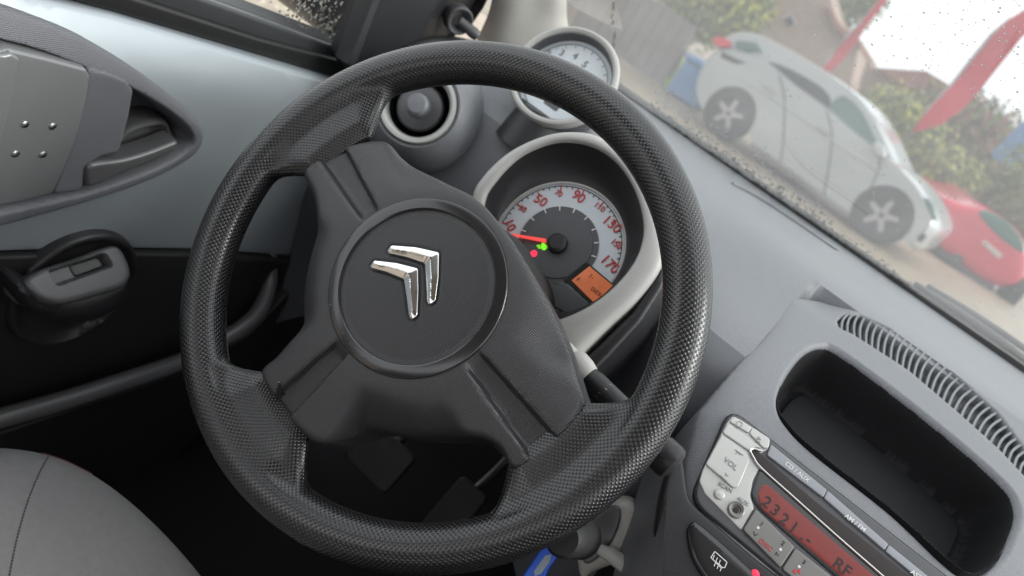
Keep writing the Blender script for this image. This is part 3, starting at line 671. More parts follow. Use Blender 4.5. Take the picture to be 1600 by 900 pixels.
# ------------------------------------------------------------------ wiper stalk
sd = -.075
def cp(x, y, d=sd): return COLUMN.w(*COLUMN.px(x, y, d), d)
stk = thing('wiper_stalk', cp(905, 575), 'black wiper stalk with white lettering, poking out past the rim on the right', 'stalk')
a, b = cp(902, 572), cp(1052, 726); dv = b-a; L = np.linalg.norm(dv)
tube('stalk_base', [a-dv*.25, a-dv*.05], lambda s: .0085, M_bezel, stk, 20)
tube('stalk_collar', [a-dv*.06, a-dv*.02, a+dv*.06, a+dv*.12], lambda s: (.0095, .011, .0105, .009)[int(round(s*3))], M_bezel, stk, 24)
shf = tube('stalk_shaft', [a+dv*.10, a+dv*.14, a+dv*.18, a+dv*.5, a+dv*.85], lambda s: .0078+.003*s, M_black, stk, 28)
tube('stalk_end', [a+dv*.84, a+dv*.86, a+dv*.96, a+dv*1.0, a+dv*1.02, a+dv*1.03], lambda s: (.0108, .0124, .0130, .0122, .009, .003)[int(round(s*5))], M_black, stk, 28)
sx = dv/L; tc = CAM-(a+dv*.5); tc -= sx*(tc@sx); tc /= np.linalg.norm(tc)
t2 = np.cross(tc, sx)
if t2 @ CM[:, 1] < 0: t2 = -t2
for s, aa, tp, ro in (('MIST', 44, .33, .0090), ('OFF', 10, .32, .0090), ('INT', -22, .31, .0090), ('LO', -52, .30, .0089), ('REAR', 22, .80, .0108), ('OFF', -8, .80, .0108)):
    nz = tc*math.cos(rad(aa))+t2*math.sin(rad(aa)); yy = -tc*math.sin(rad(aa))+t2*math.cos(rad(aa))
    f2 = Frame(a+dv*tp+nz*ro, sx, yy)
    if f2.z @ nz < 0: f2 = Frame(f2.o, -sx, yy)
    text('lettering', s, .0046, f2, M_white, shf, .0004)
# ------------------------------------------------------------------ speedometer pod
pc_ = COLUMN.w(*COLUMN.px(872, 383, -.14), -.14)
spd = thing('speedometer', pc_, 'round speedometer with silver dial and red numerals in a pale grey pod', 'speedometer')
DI = Frame(pc_, COLUMN.x, COLUMN.y)
BD = -.112
BF = Frame(COLUMN.w(0, 0, BD), COLUMN.x, COLUMN.y)
b_in = resample(curve(BF.pts([(757, 318), (775, 283), (810, 247), (850, 227), (885, 221), (925, 228), (960, 250), (988, 288), (1004, 335), (1004, 378), (985, 420), (945, 462), (895, 492), (850, 500), (790, 470), (755, 400)]), 8, True), .002)
b_out = resample(curve(BF.pts([(737, 312), (755, 275), (795, 238), (845, 214), (890, 206), (935, 213), (978, 246), (1014, 300), (1035, 365), (1034, 412), (1000, 462), (950, 510), (915, 545), (890, 570), (840, 560), (770, 500), (735, 400)]), 8, True), .002)
def match(A, B, n=160):
    """pair two loops by angle about a shared middle"""
    c0 = A.mean(0); R = []
    for Q in (A, B):
        an = np.unwrap(np.arctan2(*(Q-c0).T[::-1])); 
        if an[-1] < an[0]: Q = Q[::-1]; an = an[::-1]
        o_ = np.argsort(np.mod(an, 2*np.pi)); an2 = np.mod(an, 2*np.pi)[o_]; Q2 = Q[o_]
        g = np.linspace(0, 2*np.pi, n, endpoint=False)
        R.append(np.stack([np.interp(g, np.r_[an2[-1]-2*np.pi, an2, an2[0]+2*np.pi], np.r_[Q2[-1, k], Q2[:, k], Q2[0, k]]) for k in (0, 1)], 1))
    return R
bi, bo = match(b_in, b_out)
dc = np.array(BF.px(872, 383)); dcl = np.array([(DI.o-BF.o)@BF.x, (DI.o-BF.o)@BF.y])
g = np.linspace(0, 2*np.pi, 160, endpoint=False)
loops = []
def ringl(Q, z): loops.append(np.c_[Q, np.full(len(Q), z)])
dl = dcl+.0570*np.stack([np.cos(g), np.sin(g)], 1)
ringl(bo*.985+bo.mean(0)*.015, -.10); ringl(bo, -.022); ringl(bo, -.004)
ringl(bo*.96+bi*.04, .000); ringl(bo*.7+bi*.3, .003); ringl(bo*.3+bi*.7, .0035); ringl(bo*.08+bi*.92, .0025); ringl(bi, .0008)
ringl(bi*.98+dl*.02, -.003)
grid_mesh('pod_bezel', np.array(loops).transpose(1, 0, 2), M_bezel, spd, True, frame=BF, angle=60)
loops = []; ringl(bi*.99+dl*.01, -.0015); ringl(bi*.8+dl*.2, -.012); ringl(bi*.3+dl*.7, -.024); ringl(dl, -.0265)
grid_mesh('pod_throat', np.array(loops).transpose(1, 0, 2), M_black, spd, True, frame=BF, angle=60)
lower = [(1037, 408), (1038, 440), (1000, 500), (950, 555), (915, 590), (890, 575), (930, 540), (990, 480), (1025, 425)]
slab('pod_underside', BF.pts(lower), BF.lift(-.006), M_black, spd, z0=-.08, z1=0, rnd=.004, step=.005)
dial = slab('dial_face', circle(0, 0, .0560, 96), DI, M_dialw, spd, z0=-.004, z1=0, rnd=.0004, step=.01)
lathe('dial_rim', [(.0575, .0), (.0572, .0016), (.0556, .0016), (.0551, .0004)], DI, M_bezel, spd, 96)
lathe('dial_hub', [(.0345, -.001), (.0345, .0012), (.0300, .0014), (.0296, .0022), (.0250, .0024), (.0001, .0024)], DI, M_dialg, spd, 96)
def ang_px(x, y):
    a, b = DI.px(x, y); return math.atan2(b, a)
ticks = {10: (783, 347), 30: (805, 315), 50: (839, 295), 70: (877, 289), 90: (915, 293), 110: (948, 312), 130: (973, 341), 150: (983, 378), 170: (973, 416)}
nump = {10: (797, 352, .0112), 30: (817, 327, .0070), 50: (845, 314, .0118), 70: (873, 303, .0068), 90: (904, 308, .0118), 110: (937, 324, .0070), 130: (956, 351, .0118), 150: (963, 382, .0070), 170: (953, 413, .0118)}
up = rad(90)
for k, (x, y) in ticks.items():
    a = ang_px(x, y); e = np.array([math.cos(a), math.sin(a)])
    f2 = Frame(DI.w(*(e*.0508), .0006), DI.x*e[0]+DI.y*e[1], -DI.x*e[1]+DI.y*e[0])
    box('tick', (-.0028, -.0005, -.0004), (.0032, .0005, .0003), M_redp, dial, f2)
    f3 = Frame(DI.w(*(e*.0328), .0016), f2.x, f2.y); box('hub_tick', (-.0022, -.0004, -.0004), (.0016, .0004, .0003), M_white, dial, f3)
    x, y, sz = nump[k]; q = DI.px(x, y); tl = (a-up)*.10
    f4 = Frame(DI.w(*q, .0006), DI.x*math.cos(tl)+DI.y*math.sin(tl), -DI.x*math.sin(tl)+DI.y*math.cos(tl))
    text('numeral', str(k), sz, f4, M_redp, dial, .0003)
al_ = sorted(ang_px(*p) for p in ticks.values())
tk = [ang_px(*ticks[k]) for k in sorted(ticks)]
for i in range(len(tk)-1):
    for t in (.25, .5, .75):
        a = tk[i]+((tk[i+1]-tk[i]+math.pi) % (2*math.pi)-math.pi)*t; e = (math.cos(a), math.sin(a)); l = .0016 if t == .5 else .0009
        f2 = Frame(DI.w(e[0]*.0525, e[1]*.0525, .0006), DI.x*e[0]+DI.y*e[1], -DI.x*e[1]+DI.y*e[0])
        box('tick', (-l, -.0003, -.0004), (.0008, .0003, .0003), M_dkp, dial, f2)
v, f = [], []
a0, a1 = tk[0]+.05, tk[-1]-.05
A = np.linspace(tk[0], tk[0]-((tk[0]-tk[-1]) % (2*math.pi)), 80)
for a in A:
    for r in (.0531, .0539): v.append((r*math.cos(a), r*math.sin(a), .0005))
f = [(2*i, 2*i+1, 2*i+3, 2*i+2) for i in range(79)]
link('scale_arc', mesh('scale_arc', v, f, False), M_dkp, dial, DI)
lathe('needle_boss', [(.0001, .009), (.006, .009), (.008, .0075), (.0088, .004), (.0088, .0024)], DI, M_black, spd, 32)
na = [DI.px(853, 379, .006), DI.px(853, 373, .006), DI.px(795, 364, .006), DI.px(795, 367, .006)]
slab('needle', na, DI.lift(.006), M_needle, spd, z0=-.0014, z1=0, rnd=.0003)
slab('warning_lamp', circle(*DI.px(834, 396, .0028), .0030, 24), DI.lift(.0028), M_redl, spd, z0=-.0004, z1=0, rnd=.0002)
gl_ = [DI.px(x, y, .0028) for x, y in [(846, 379), (851, 380), (855, 385), (853, 390), (848, 391), (845, 386)]]
slab('beam_lamp', rpoly(gl_, .001), DI.lift(.0028), M_green, spd, z0=-.0004, z1=0, rnd=.0002)
for k in range(3):
    q = [DI.px(838+k*1.4, 383+k*2.0, .0028), DI.px(844+k*.9, 382+k*2.4, .0028), DI.px(844+k*.9, 383.3+k*2.4, .0028), DI.px(838+k*1.4, 384.3+k*2, .0028)]
    slab('beam_ray', q, DI.lift(.0028), M_green, spd, z0=-.0004, z1=0, rnd=.0001)
q = DI.px(834, 396, .003); text('lamp_symbol', '!', .004, DI.lift(.0031, *q), M_redp, spd, .0001)
lp = [DI.px(x, y, .003) for x, y in [(921, 416), (961, 449), (931, 476), (893, 438)]]
fr_ = [DI.px(x, y, .0028) for x, y in [(916, 408), (968, 452), (935, 486), (880, 436)]]
slab('display_frame', fr_, DI.lift(.0026), M_gloss, spd, z0=-.002, z1=0, rnd=.0004)
lcd = slab('odometer_display', lp, DI.lift(.0032), M_lcd2, spd, z0=-.0008, z1=0, rnd=.0002)
ea = np.array(lp[1])-np.array(lp[0]); ea /= np.linalg.norm(ea); ta = math.atan2(ea[1], ea[0])
def dframe(x, y, d, da=0.):
    q = DI.px(x, y, d); return Frame(DI.w(*q, d), DI.x*math.cos(ta+da)+DI.y*math.sin(ta+da), -DI.x*math.sin(ta+da)+DI.y*math.cos(ta+da))
for x, y, s, sz in ((924, 432, '1-', .0055), (931, 456, 'DIST', .0048), (903, 437, 'F', .005), (938, 462, 'km', .0028)):
    text('numeral', s, sz, dframe(x, y, .0034), M_dkp, lcd, .0001)
low_px = [(835, 440), (870, 445), (880, 440), (935, 487), (895, 495), (850, 470)]
slab('dial_lower_panel', [DI.px(*q, .003) for q in low_px], DI.lift(.003), M_radio, spd, z0=-.003, z1=0, rnd=.0006)
# ------------------------------------------------------------------ rev counter
td = -.235
TC = Frame(COLUMN.w(*COLUMN.px(881, 119, td), td), (COLUMN.x+COLUMN.z*.0), COLUMN.y)
tac = thing('rev_counter', TC.w(0, -.05, -.02), 'small round rev counter pod with pale dial standing on the dash', 'rev counter')
RT_ = .0570
lathe('pod_shell', [(.018, -.085), (.036, -.062), (.047, -.035), (RT_, -.008), (RT_, 0)], TC, M_lever, tac, 72)
lathe('pod_ring', [(RT_, -.006), (RT_+.0008, .0), (RT_-.001, .004), (RT_-.0035, .0048), (RT_-.006, .003), (RT_-.0075, -.002)], TC, M_bezel, tac, 80)
lathe('pod_throat', [(RT_-.0072, .001), (RT_-.008, -.006), (RT_-.0085, -.0112)], TC, M_radio, tac, 72)
TD = Frame(TC.w(0, 0, -.011), TC.x, TC.y)
tdial = slab('dial_face', circle(0, 0, RT_-.0080, 72), TD, M_dialw, tac, z0=-.002, z1=0, rnd=.0003, step=.012)
lathe('dial_rim', [(.0445, .0), (.0445, .0007), (.0438, .0007), (.0435, .0)], TD, M_grey, tac, 72)
lathe('dial_centre', [(.0145, .0), (.0145, .0007), (.0138, .0008), (.0135, .0004)], TD, M_grey, tac, 48)
for ch, (x, y) in zip('2345', [(857, 84), (878, 83), (899, 88), (914, 101)]):
    q = TD.px(x, y); a = math.atan2(q[1], q[0]); tl = (a-up)*.15
    text('numeral', ch, .0105, Frame(TD.w(*q, .0005), TD.x*math.cos(tl)+TD.y*math.sin(tl), -TD.x*math.sin(tl)+TD.y*math.cos(tl)), M_grey, tdial, .0002)
for k in range(15):
    a = rad(200-k*14); e = (math.cos(a), math.sin(a)); f2 = Frame(TD.w(e[0]*.0415, e[1]*.0415, .0005), TD.x*e[0]+TD.y*e[1], -TD.x*e[1]+TD.y*e[0])
    box('tick', (-.0016, -.0003, -.0003), (.0016, .0003, .0002), M_grey, tdial, f2)
slab('dial_window', rrect(.006, -.027, .018, .010, .001), TD.lift(.0006), M_dialg, tac, z0=-.0004, z1=0, rnd=.0002)
tube('pod_foot', [TC.w(0, -.036, -.02), TC.w(0, -.055, -.03), TC.w(0, -.075, -.04)], lambda s: .026+.008*s, M_black, tac, 24)
# ------------------------------------------------------------------ radio
rad_ = thing('car_radio', RADIO.w(.34, -.05), 'built in car radio with red display, slot and silver buttons', 'radio')
def cr(L): return [RADIO.px(1050+x/3.215, 620+y/3.215) for x, y in L]
def cr1(x, y): return RADIO.px(1050+x/3.215, 620+y/3.215)
tl = np.array(RADIO.px(1140, 636)); bl = np.array(RADIO.px(1076, 782))
RL = RADIO.lift(.0012)
cxr = .345
gap = rpoly([tl, (2*cxr-tl[0], tl[1]), (2*cxr-bl[0], bl[1]), bl], .013)
slab('radio_gap', np.array(gap), RADIO, M_dark, rad_, z0=-.01, z1=.0006, rnd=.0008, step=.02)
gi = offset_pts(resample(gap, .002), .0012)
slab('radio_face', gi, RADIO, M_radio, rad_, z0=-.01, z1=.0020, rnd=.0015, step=.02)
F1 = RADIO.lift(.0026); F2 = RADIO.lift(.0042)
def key(name, L, m, fr=F2, h=.0012, rnd=.0006, r=.0015, **k): return slab(name, rpoly(cr(L), r), fr, m, rad_, z0=-.004, z1=0, rnd=rnd, **k)
key('silver_panel', [(133, 430), (150, 372), (272, 136), (300, 102), (340, 120), (487, 215), (480, 270), (432, 292), (442, 350), (402, 420), (388, 500), (407, 562), (343, 674), (160, 490)], M_silver, F1)
k1 = key('power_button', [(282, 134), (304, 106), (392, 158), (376, 190)], M_silver)
k2 = key('eject_button', [(380, 192), (396, 160), (484, 218), (476, 266), (452, 266)], M_silver)
key('mode_button', [(247, 188), (276, 141), (446, 264), (400, 262), (384, 282)], M_silver)
vol = key('volume_rocker', [(163, 345), (243, 198), (370, 288), (381, 330), (324, 460), (300, 464)], M_silver)
def rtext(s, x, y, sz, m, parent, d=.0044, rot=0.):
    q = cr1(x, y); text('lettering', s, sz, Frame(RADIO.w(*q, d), RADIO.x*math.cos(rot)+RADIO.y*math.sin(rot), -RADIO.x*math.sin(rot)+RADIO.y*math.cos(rot)), m, parent, .00012)
rtext('VOL', 286, 345, .0058, M_grey, vol)
def sign(pts, parent, m, d=.0044, wd=.0005):
    for (x0, y0), (x1, y1) in zip(pts[:-1], pts[1:]):
        a, b = np.array(cr1(x0, y0)), np.array(cr1(x1, y1)); e = b-a; Ln = np.linalg.norm(e); e /= Ln
        f2 = Frame(RADIO.w(*a, d), RADIO.x*e[0]+RADIO.y*e[1], -RADIO.x*e[1]+RADIO.y*e[0]); box('symbol', (0, -wd/2, -.0002), (Ln, wd/2, .00015), m, parent, f2)
sign([(312, 296), (322, 284), (334, 300)], vol, M_grey); sign([(310, 275), (350, 303)], vol, M_grey)
sign([(262, 390), (266, 405), (276, 402)], vol, M_grey); sign([(236, 402), (270, 436)], vol, M_grey)
sign([(416, 222), (426, 210), (437, 226), (416, 222)], k2, M_grey); sign([(414, 230), (434, 238)], k2, M_grey)
ci = [(330+15*math.cos(t), 146+14*math.sin(t)) for t in np.linspace(0, 2*math.pi, 13)]; sign(ci, k1, M_grey, wd=.0004)
sc = lathe('scan_button', [(.0001, .0016), (.003, .0013), (.0040, .0003), (.0042, -.002)], RADIO.lift(.0028, *cr1(232, 495)), M_silver, rad_, 24)
rtext('SCAN', 262, 460, .0042, M_grey, rad_, .0030, .15)
jk = lathe('aux_jack', [(.0062, -.001), (.0060, .0012), (.0052, .0018), (.0034, .0012), (.0024, -.001), (.0022, -.004), (.0001, -.004)], RADIO.lift(.0028, *cr1(316, 572)), M_silver2, rad_, 32)
lathe('jack_hole', [(.0001, .0002), (.0022, .0002), (.0023, -.001)], RADIO.lift(.0034, *cr1(316, 572)), M_dkp, jk, 20)
rtext('AUX', 350, 530, .0042, M_grey, rad_, .0030, .1)
pb = key('preset_button', [(350, 674), (414, 570), (606, 757), (535, 862)], M_silver2)
rtext('1', 442, 645, .0045, M_dkp, pb); rtext('2', 547, 742, .0045, M_dkp, pb); rtext('DISC', 462, 752, .0050, M_redp, pb)
sign([(402, 682), (407, 704), (424, 694)], pb, M_dkp, wd=.0004); sign([(508, 800), (515, 786), (526, 806)], pb, M_dkp, wd=.0004)
pb2 = key('preset_button', [(545, 870), (612, 765), (790, 905), (720, 1012)], M_silver2)
rtext('3', 652, 836, .0045, M_dkp, pb2)
for s in (0, 22): slab('symbol', cr([(592+s, 880), (612+s, 866), (612+s, 898)]), RADIO.lift(.0044), M_redp, pb2, z0=-.0003, z1=0, rnd=.0001)
pb3 = key('preset_button', [(726, 1018), (796, 912), (980, 1060), (910, 1165)], M_silver2)
for x, y in ((423, 663), (535, 772), (628, 858)): lathe('lamp_dot', [(.0001, .0003), (.0009, .0002), (.0011, -.0002)], RADIO.lift(.0043, *cr1(x, y)), M_white, rad_, 12)
slab('display_window', rpoly(cr([(388, 500), (436, 372), (470, 380), (1100, 925), (1180, 1010), (1100, 1120), (960, 1035), (425, 565)]), .004), F1, M_gloss, rad_, z0=-.004, z1=.0004, rnd=.0006)
lcd2 = slab('display', rpoly(cr([(425, 492), (450, 442), (480, 450), (1080, 968), (1050, 1040), (990, 1030), (440, 562)]), .002), RADIO.lift(.0033), M_lcd, rad_, z0=-.0006, z1=0, rnd=.0002)
for ch, x, y in (('2', 468, 536), ('3', 511, 577), ('2', 556, 622), ('1', 604, 662), ('.', 655, 700), ('-', 680, 722)): rtext(ch, x, y, .0118, M_dkp, lcd2, .0035)
rtext('RF', 845, 862, .0118, M_dkp, lcd2, .0035)
slab('disc_slot', rpoly(cr([(385, 268), (410, 268), (470, 320), (700, 520), (1180, 905), (1330, 1030), (1300, 1080), (1040, 895), (440, 372), (405, 320)]), .002), RADIO.lift(.0030), M_dkp, rad_, z0=-.004, z1=.0006, rnd=.0005)
tube('slot_lip', curve([RADIO.w(*cr1(x, y), .0040) for x, y in [(440, 282), (400, 268), (386, 278), (400, 310), (440, 366), (600, 510), (800, 690), (1040, 900), (1250, 1085)]], 6), .0009, M_chrome, rad_, 8)
for L, s, p in (([(470, 300), (490, 246), (768, 474), (750, 512)], 'CD / AUX', (618, 385)), ([(753, 515), (772, 477), (1074, 744), (1056, 776)], 'AM / FM', (908, 640)), ([(1060, 780), (1078, 748), (1370, 985), (1350, 1020)], 'AST', (1212, 900))):
    sk = key('source_button', L, M_strip, r=.001); rtext(s, *p, .0046, M_white, sk)
# heated rear window switch below the radio
slab('fascia_shade_panel', rpoly(RADIO.pts([(1052, 712), (1066, 705), (1076, 782), (1180, 872), (1330, 985), (1300, 1110), (1080, 1010), (1026, 905), (1022, 830), (1036, 762)]), .008), RADIO, M_black, dash, z0=-.02, z1=.0012, rnd=.003)  # black fascia slab; shade of the rolled console front is put into its colour
DBF = RADIO.lift(.001)
dbtn = thing('rear_demister_switch', RADIO.w(*cr1(230, 820)), 'black rear window heater switch with white symbol under the radio', 'switch')
def cd_(x, y): return DBF.px(1050+x/3.215, 620+y/3.215)
slab('rocker', [cd_(x, y) for x, y in [(72, 690), (90, 640), (125, 632), (260, 745), (400, 872), (520, 985), (470, 1080), (250, 1010), (110, 840)]], DBF, M_gloss, dbtn, z0=-.02, z1=.004, rnd=.004, smooth=True, step=.003)
def sgn2(pts, wd=.0006, m=M_white):
    for (x0, y0), (x1, y1) in zip(pts[:-1], pts[1:]):
        a, b = np.array(cd_(x0, y0)), np.array(cd_(x1, y1)); e = b-a; Ln = np.linalg.norm(e); e /= Ln
        f2 = Frame(DBF.w(*a, .0042), DBF.x*e[0]+DBF.y*e[1], -DBF.x*e[1]+DBF.y*e[0]); box('symbol', (0, -wd/2, -.0006), (Ln, wd/2, .00015), m, dbtn, f2)
sgn2([(188, 812), (208, 782), (268, 835), (258, 862), (238, 862), (188, 812)])
for s in (0, 15, 30): sgn2([(206+s, 800+s*.8), (198+s, 820+s*.8), (212+s, 835+s*.8), (204+s, 856+s*.8)], .0005)
lathe('switch_lamp', [(.0001, .0008), (.0022, .0004), (.003, -.001)], DBF.lift(.0036, *cd_(412, 892)), M_redl, dbtn, 16)
# ------------------------------------------------------------------ heater lever, ignition key tag
LV = Frame((0, .120, -.125), (1, 0, 0), (0, .35, .94))
lev = thing('heater_control', LV.w(*LV.px(965, 830)), 'pale grey heater control knob and lever low beside the column', 'lever')
slab('knob_plate', LV.pts([(900, 840), (930, 800), (955, 783), (978, 782), (992, 795), (993, 815), (985, 845), (972, 872), (950, 885), (925, 895), (905, 905)]), LV, M_beige, lev, z0=-.03, z1=0, rnd=.008, smooth=True, step=.004, hfun=lambda x, y: .004*sstep(x, x.min()+.02, x.max()))
slab('dished_face', LV.pts([(905, 842), (930, 808), (955, 790), (970, 796), (966, 825), (945, 862), (915, 880)]), LV.lift(.003), M_lever, lev, z0=-.01, z1=0, rnd=.002, smooth=True)
tube('lever_blade', curve([LV.w(*LV.px(x, y, .018), .018) for x, y in [(936, 858), (955, 868), (985, 890), (1015, 920), (1030, 940)]], 6), lambda s: .0055+.004*math.sin(s*math.pi), M_beige, lev, 16, .5)
ktag = thing('key_tag', cp(850, 875, -.1), 'blue plastic key tag on a steel ring, hanging below the rim', 'key tag')
KF = Frame(COLUMN.w(0, 0, -.095), COLUMN.x, COLUMN.y)
ko = KF.pts([(812, 912), (838, 868), (858, 846), (870, 844), (876, 854), (872, 868), (858, 888), (842, 915)])
slab('tag_body', ko, KF, M_blue, ktag, z0=-.004, z1=0, rnd=.0015, smooth=True, step=.002)
slab('paper_insert', KF.pts([(834, 893), (852, 868), (862, 866), (859, 878), (846, 896), (836, 900)]), KF.lift(.0003), M_taper, ktag, z0=-.0006, z1=0, rnd=.0002)
rc = KF.px(884, 846); tube('split_ring', [KF.w(rc[0]+.0075*math.cos(t), rc[1]+.0075*math.sin(t), -.001+.002*math.sin(t)) for t in np.linspace(0, 2*math.pi, 33)], .0008, M_metal, ktag, 8, up=tuple(KF.z))
# ------------------------------------------------------------------ outside
GZ0 = -.95
M_ground = mat('wet_gravel', (.25, .20, .14), .5, var=.6, vscale=6, bump=1., bscale=25)
M_carw = mat('silver_car_paint', (.38, .40, .41), .30, metal=.2, coat=.5, var=.02)
M_carr = mat('red_car_paint', (.55, .02, .05), .3, coat=.5, var=.03)
M_glassd = mat('dark_car_glass', (.015, .02, .022), .08, spec=.3, rvar=.02)
M_glassg = mat('green_car_glass', (.05, .13, .11), .12, rvar=.02)
M_tyre = mat('tyre', (.03, .03, .03), .8)
M_alloy = mat('alloy', (.35, .34, .34), .35, metal=.6)
M_brick = mat('brown_brick', (.30, .22, .18), .85, var=.25, vscale=3)
M_roof = mat('red_tiles', (.24, .12, .09), .8, var=.25, vscale=4)
M_leaf = mat('hedge_leaf', (.14, .17, .05), .7, var=.5, vscale=1.5)
M_leafy = mat('autumn_leaf', (.30, .30, .05), .7, var=.4, vscale=2)
M_bark = mat('bark', (.09, .07, .055), .9)
M_flag = mat('red_flag_cloth', (.50, .02, .04), .7, var=.15, vscale=2)
M_fence = mat('weathered_fence', (.17, .155, .145), .85, var=.2, vscale=3)
M_bin = mat('blue_sheet', (.10, .22, .42), .6)
M_signb = mat('orange_board', (.55, .20, .06), .7)
M_wallw = mat('pale_render', (.5, .48, .45), .85, var=.1, vscale=2)
gm = mesh('ground', [(-250, -60, GZ0), (250, -60, GZ0), (250, 400, GZ0), (-250, 400, GZ0)], [(0, 1, 2, 3)], False)
ground = struct(link('ground', gm, M_ground))
def gp(x, y): return on(x, y, (0, 0, GZ0), (0, 0, 1))
# wet gravel speckle near the car: stones
v, f = [], []
for _ in range(2600):
    x, y = random.uniform(-5.0, -1.0), random.uniform(.4, 6); r = random.uniform(.008, .028); k0 = len(v)
    for dx, dy, dz in ((1, 0, 0), (-1, 0, 0), (0, 1, 0), (0, -1, 0), (0, 0, .8)): v.append((x+dx*r*random.uniform(.7, 1.2), y+dy*r*random.uniform(.7, 1.2), GZ0+dz*r))
    f += [(k0, k0+2, k0+4), (k0+2, k0+1, k0+4), (k0+1, k0+3, k0+4), (k0+3, k0, k0+4)]
stuff(link('gravel', mesh('gravel', v, f, False), mat('stones', (.45, .40, .33), .7, var=.5, vscale=12)))
bpy.data.objects['gravel']['label'] = 'loose tan gravel on the ground outside the side window'; bpy.data.objects['gravel']['category'] = 'gravel'

def wheel_at(car, F, x, z, r, side):
    n = 36; prof = [(r*.62, .0), (r*.68, .02), (r*.95, .02), (r, -.02), (r, -.18), (r*.6, -.2)]
    fr = Frame(F.w(x, z, .0), F.x, F.y)
    wl = lathe('wheel', prof, fr, M_tyre, car, n)
    rim = lathe('rim', [(r*.66, .012), (r*.62, .0), (r*.58, -.05), (.0001, -.06)], fr, M_dialg, wl, n)
    v, f = [], []
    for k in range(5):
        a = 2*math.pi*k/5+.3; e = np.array([math.cos(a), math.sin(a)]); p = np.array([-e[1], e[0]])
        q = [e*r*.1+p*r*.12, e*r*.64+p*r*.08, e*r*.64-p*r*.08, e*r*.1-p*r*.12]; k0 = len(v)
        for z_ in (.006, -.03): v += [(c_[0], c_[1], z_) for c_ in q]
        f += [(k0, k0+1, k0+2, k0+3)]+[(k0+i, k0+4+i, k0+4+(i+1) % 4, k0+(i+1) % 4) for i in range(4)]
    link('alloy_spokes', mesh('alloy_spokes', v, f, False), M_alloy, wl, fr)
# silver hatchback: its flank faces this car
w1, w2 = gp(1117, 211), gp(1350, 371)
axl = (w2-w1); axl[2] = 0; WB = np.linalg.norm(axl); axl /= WB
CF = Frame(w1, axl, (0, 0, 1))                                   # x along the car, y up, z towards the viewer
silver = thing('silver_car', w1+axl*WB/2-CF.z*.8, 'silver grey hatchback parked side on beyond the windscreen', 'car')
bel = CF.pts([(1196, 92), (1240, 128), (1290, 165), (1340, 208), (1375, 240), (1400, 262)])
def car_shell(name, prof, z_in, taper, m, parent, F, width=1.72, ns=14, roundr=.12):
    """closed body: side outline swept across the width, tucked in towards both flanks"""
    P = resample(curve(prof, 8, True), .05); c0 = P.mean(0); rows = []
    for k in range(ns+1):
        t = k/ns; zc = -width*t; e = min(t, 1-t)*2; s = 1-(1-min(1, e/.22)**.5)*taper
        rows.append([(c0[0]+(p[0]-c0[0])*(.6+.4*s if False else s), c0[1]+(p[1]-c0[1])*s, zc) for p in P])
    v = [q for r in rows for q in r]; n = len(P); f = []
    for k in range(ns):
        for i in range(n): f.append((k*n+i, k*n+n+i, k*n+n+(i+1) % n, k*n+(i+1) % n))
    f.append(tuple(range(n))); f.append(tuple(ns*n+i for i in range(n))[::-1])
    return link(name, mesh(name, v, f, True, 50), m, parent, F)
body_px = [(1083, 118), (1096, 92), (1120, 72), (1150, 75), (1190, 88), (1240, 128), (1290, 165), (1340, 208), (1385, 244), (1415, 268), (1440, 295), (1460, 330), (1466, 356), (1448, 378), (1425, 390), (1405, 345), (1375, 318), (1345, 322), (1330, 338), (1260, 292), (1175, 232), (1168, 180), (1145, 148), (1115, 142), (1100, 168), (1088, 165), (1080, 140)]
car_shell('body', CF.pts(body_px), 0, .05, M_carw, silver, CF)
gh_px = [(1112, 72), (1125, 56), (1150, 46), (1180, 50), (1215, 66), (1260, 92), (1310, 124), (1345, 152), (1370, 186), (1392, 232), (1398, 258), (1340, 210), (1260, 145), (1190, 92), (1150, 80)]
car_shell('roof_cabin', CF.pts(gh_px, -.10), 0, .06, M_carw, silver, CF.lift(-.10), 1.50)
for L, m in (([(1194, 98), (1215, 100), (1250, 116), (1285, 138), (1298, 158), (1290, 176), (1262, 158), (1225, 128)], M_glassd), ([(1294, 180), (1302, 158), (1320, 150), (1345, 172), (1362, 205), (1374, 236), (1335, 212)], M_glassg)):
    slab('side_window', CF.pts(L, -.09), CF.lift(-.085), m, silver, z0=-.03, z1=0, rnd=.008, smooth=True, step=.05)
slab('rear_window', CF.pts([(1150, 62), (1180, 66), (1190, 80), (1165, 80), (1148, 74)], -.05), CF.lift(-.06), M_glassg, silver, z0=-.1, z1=0, rnd=.01)
slab('tail_lamp', CF.pts([(1112, 62), (1122, 56), (1138, 62), (1140, 72), (1122, 74)], .0), CF.lift(.004), mat('tail_red', (.6, .02, .04), .3), silver, z0=-.12, z1=0, rnd=.01)
slab('number_plate_recess', CF.pts([(1128, 80), (1150, 92), (1168, 98), (1150, 100), (1126, 90)]), CF.lift(.006), M_glassd, silver, z0=-.05, z1=0, rnd=.008)
slab('headlamp', CF.pts([(1447, 308), (1456, 318), (1463, 345), (1455, 338), (1446, 320)]), CF.lift(.004), M_glassg, silver, z0=-.12, z1=0, rnd=.01)
slab('fog_lamp', CF.pts([(1432, 372), (1442, 362), (1448, 370), (1438, 380)]), CF.lift(.006), M_glassd, silver, z0=-.05, z1=0, rnd=.006)
slab('door_mirror', CF.pts([(1362, 232), (1368, 222), (1380, 228), (1384, 244), (1372, 246)], .1), CF.lift(.14), M_carw, silver, z0=-.12, z1=0, rnd=.03, smooth=True, step=.03)
for L in ([(1218, 118), (1226, 160), (1222, 240), (1214, 262)], [(1292, 174), (1300, 215), (1290, 290), (1282, 306)], [(1376, 244), (1372, 268), (1352, 312)]):
    tube('shut_line', curve([CF.w(*CF.px(x, y), .004) for x, y in L], 5), .008, M_glassd, silver, 6)
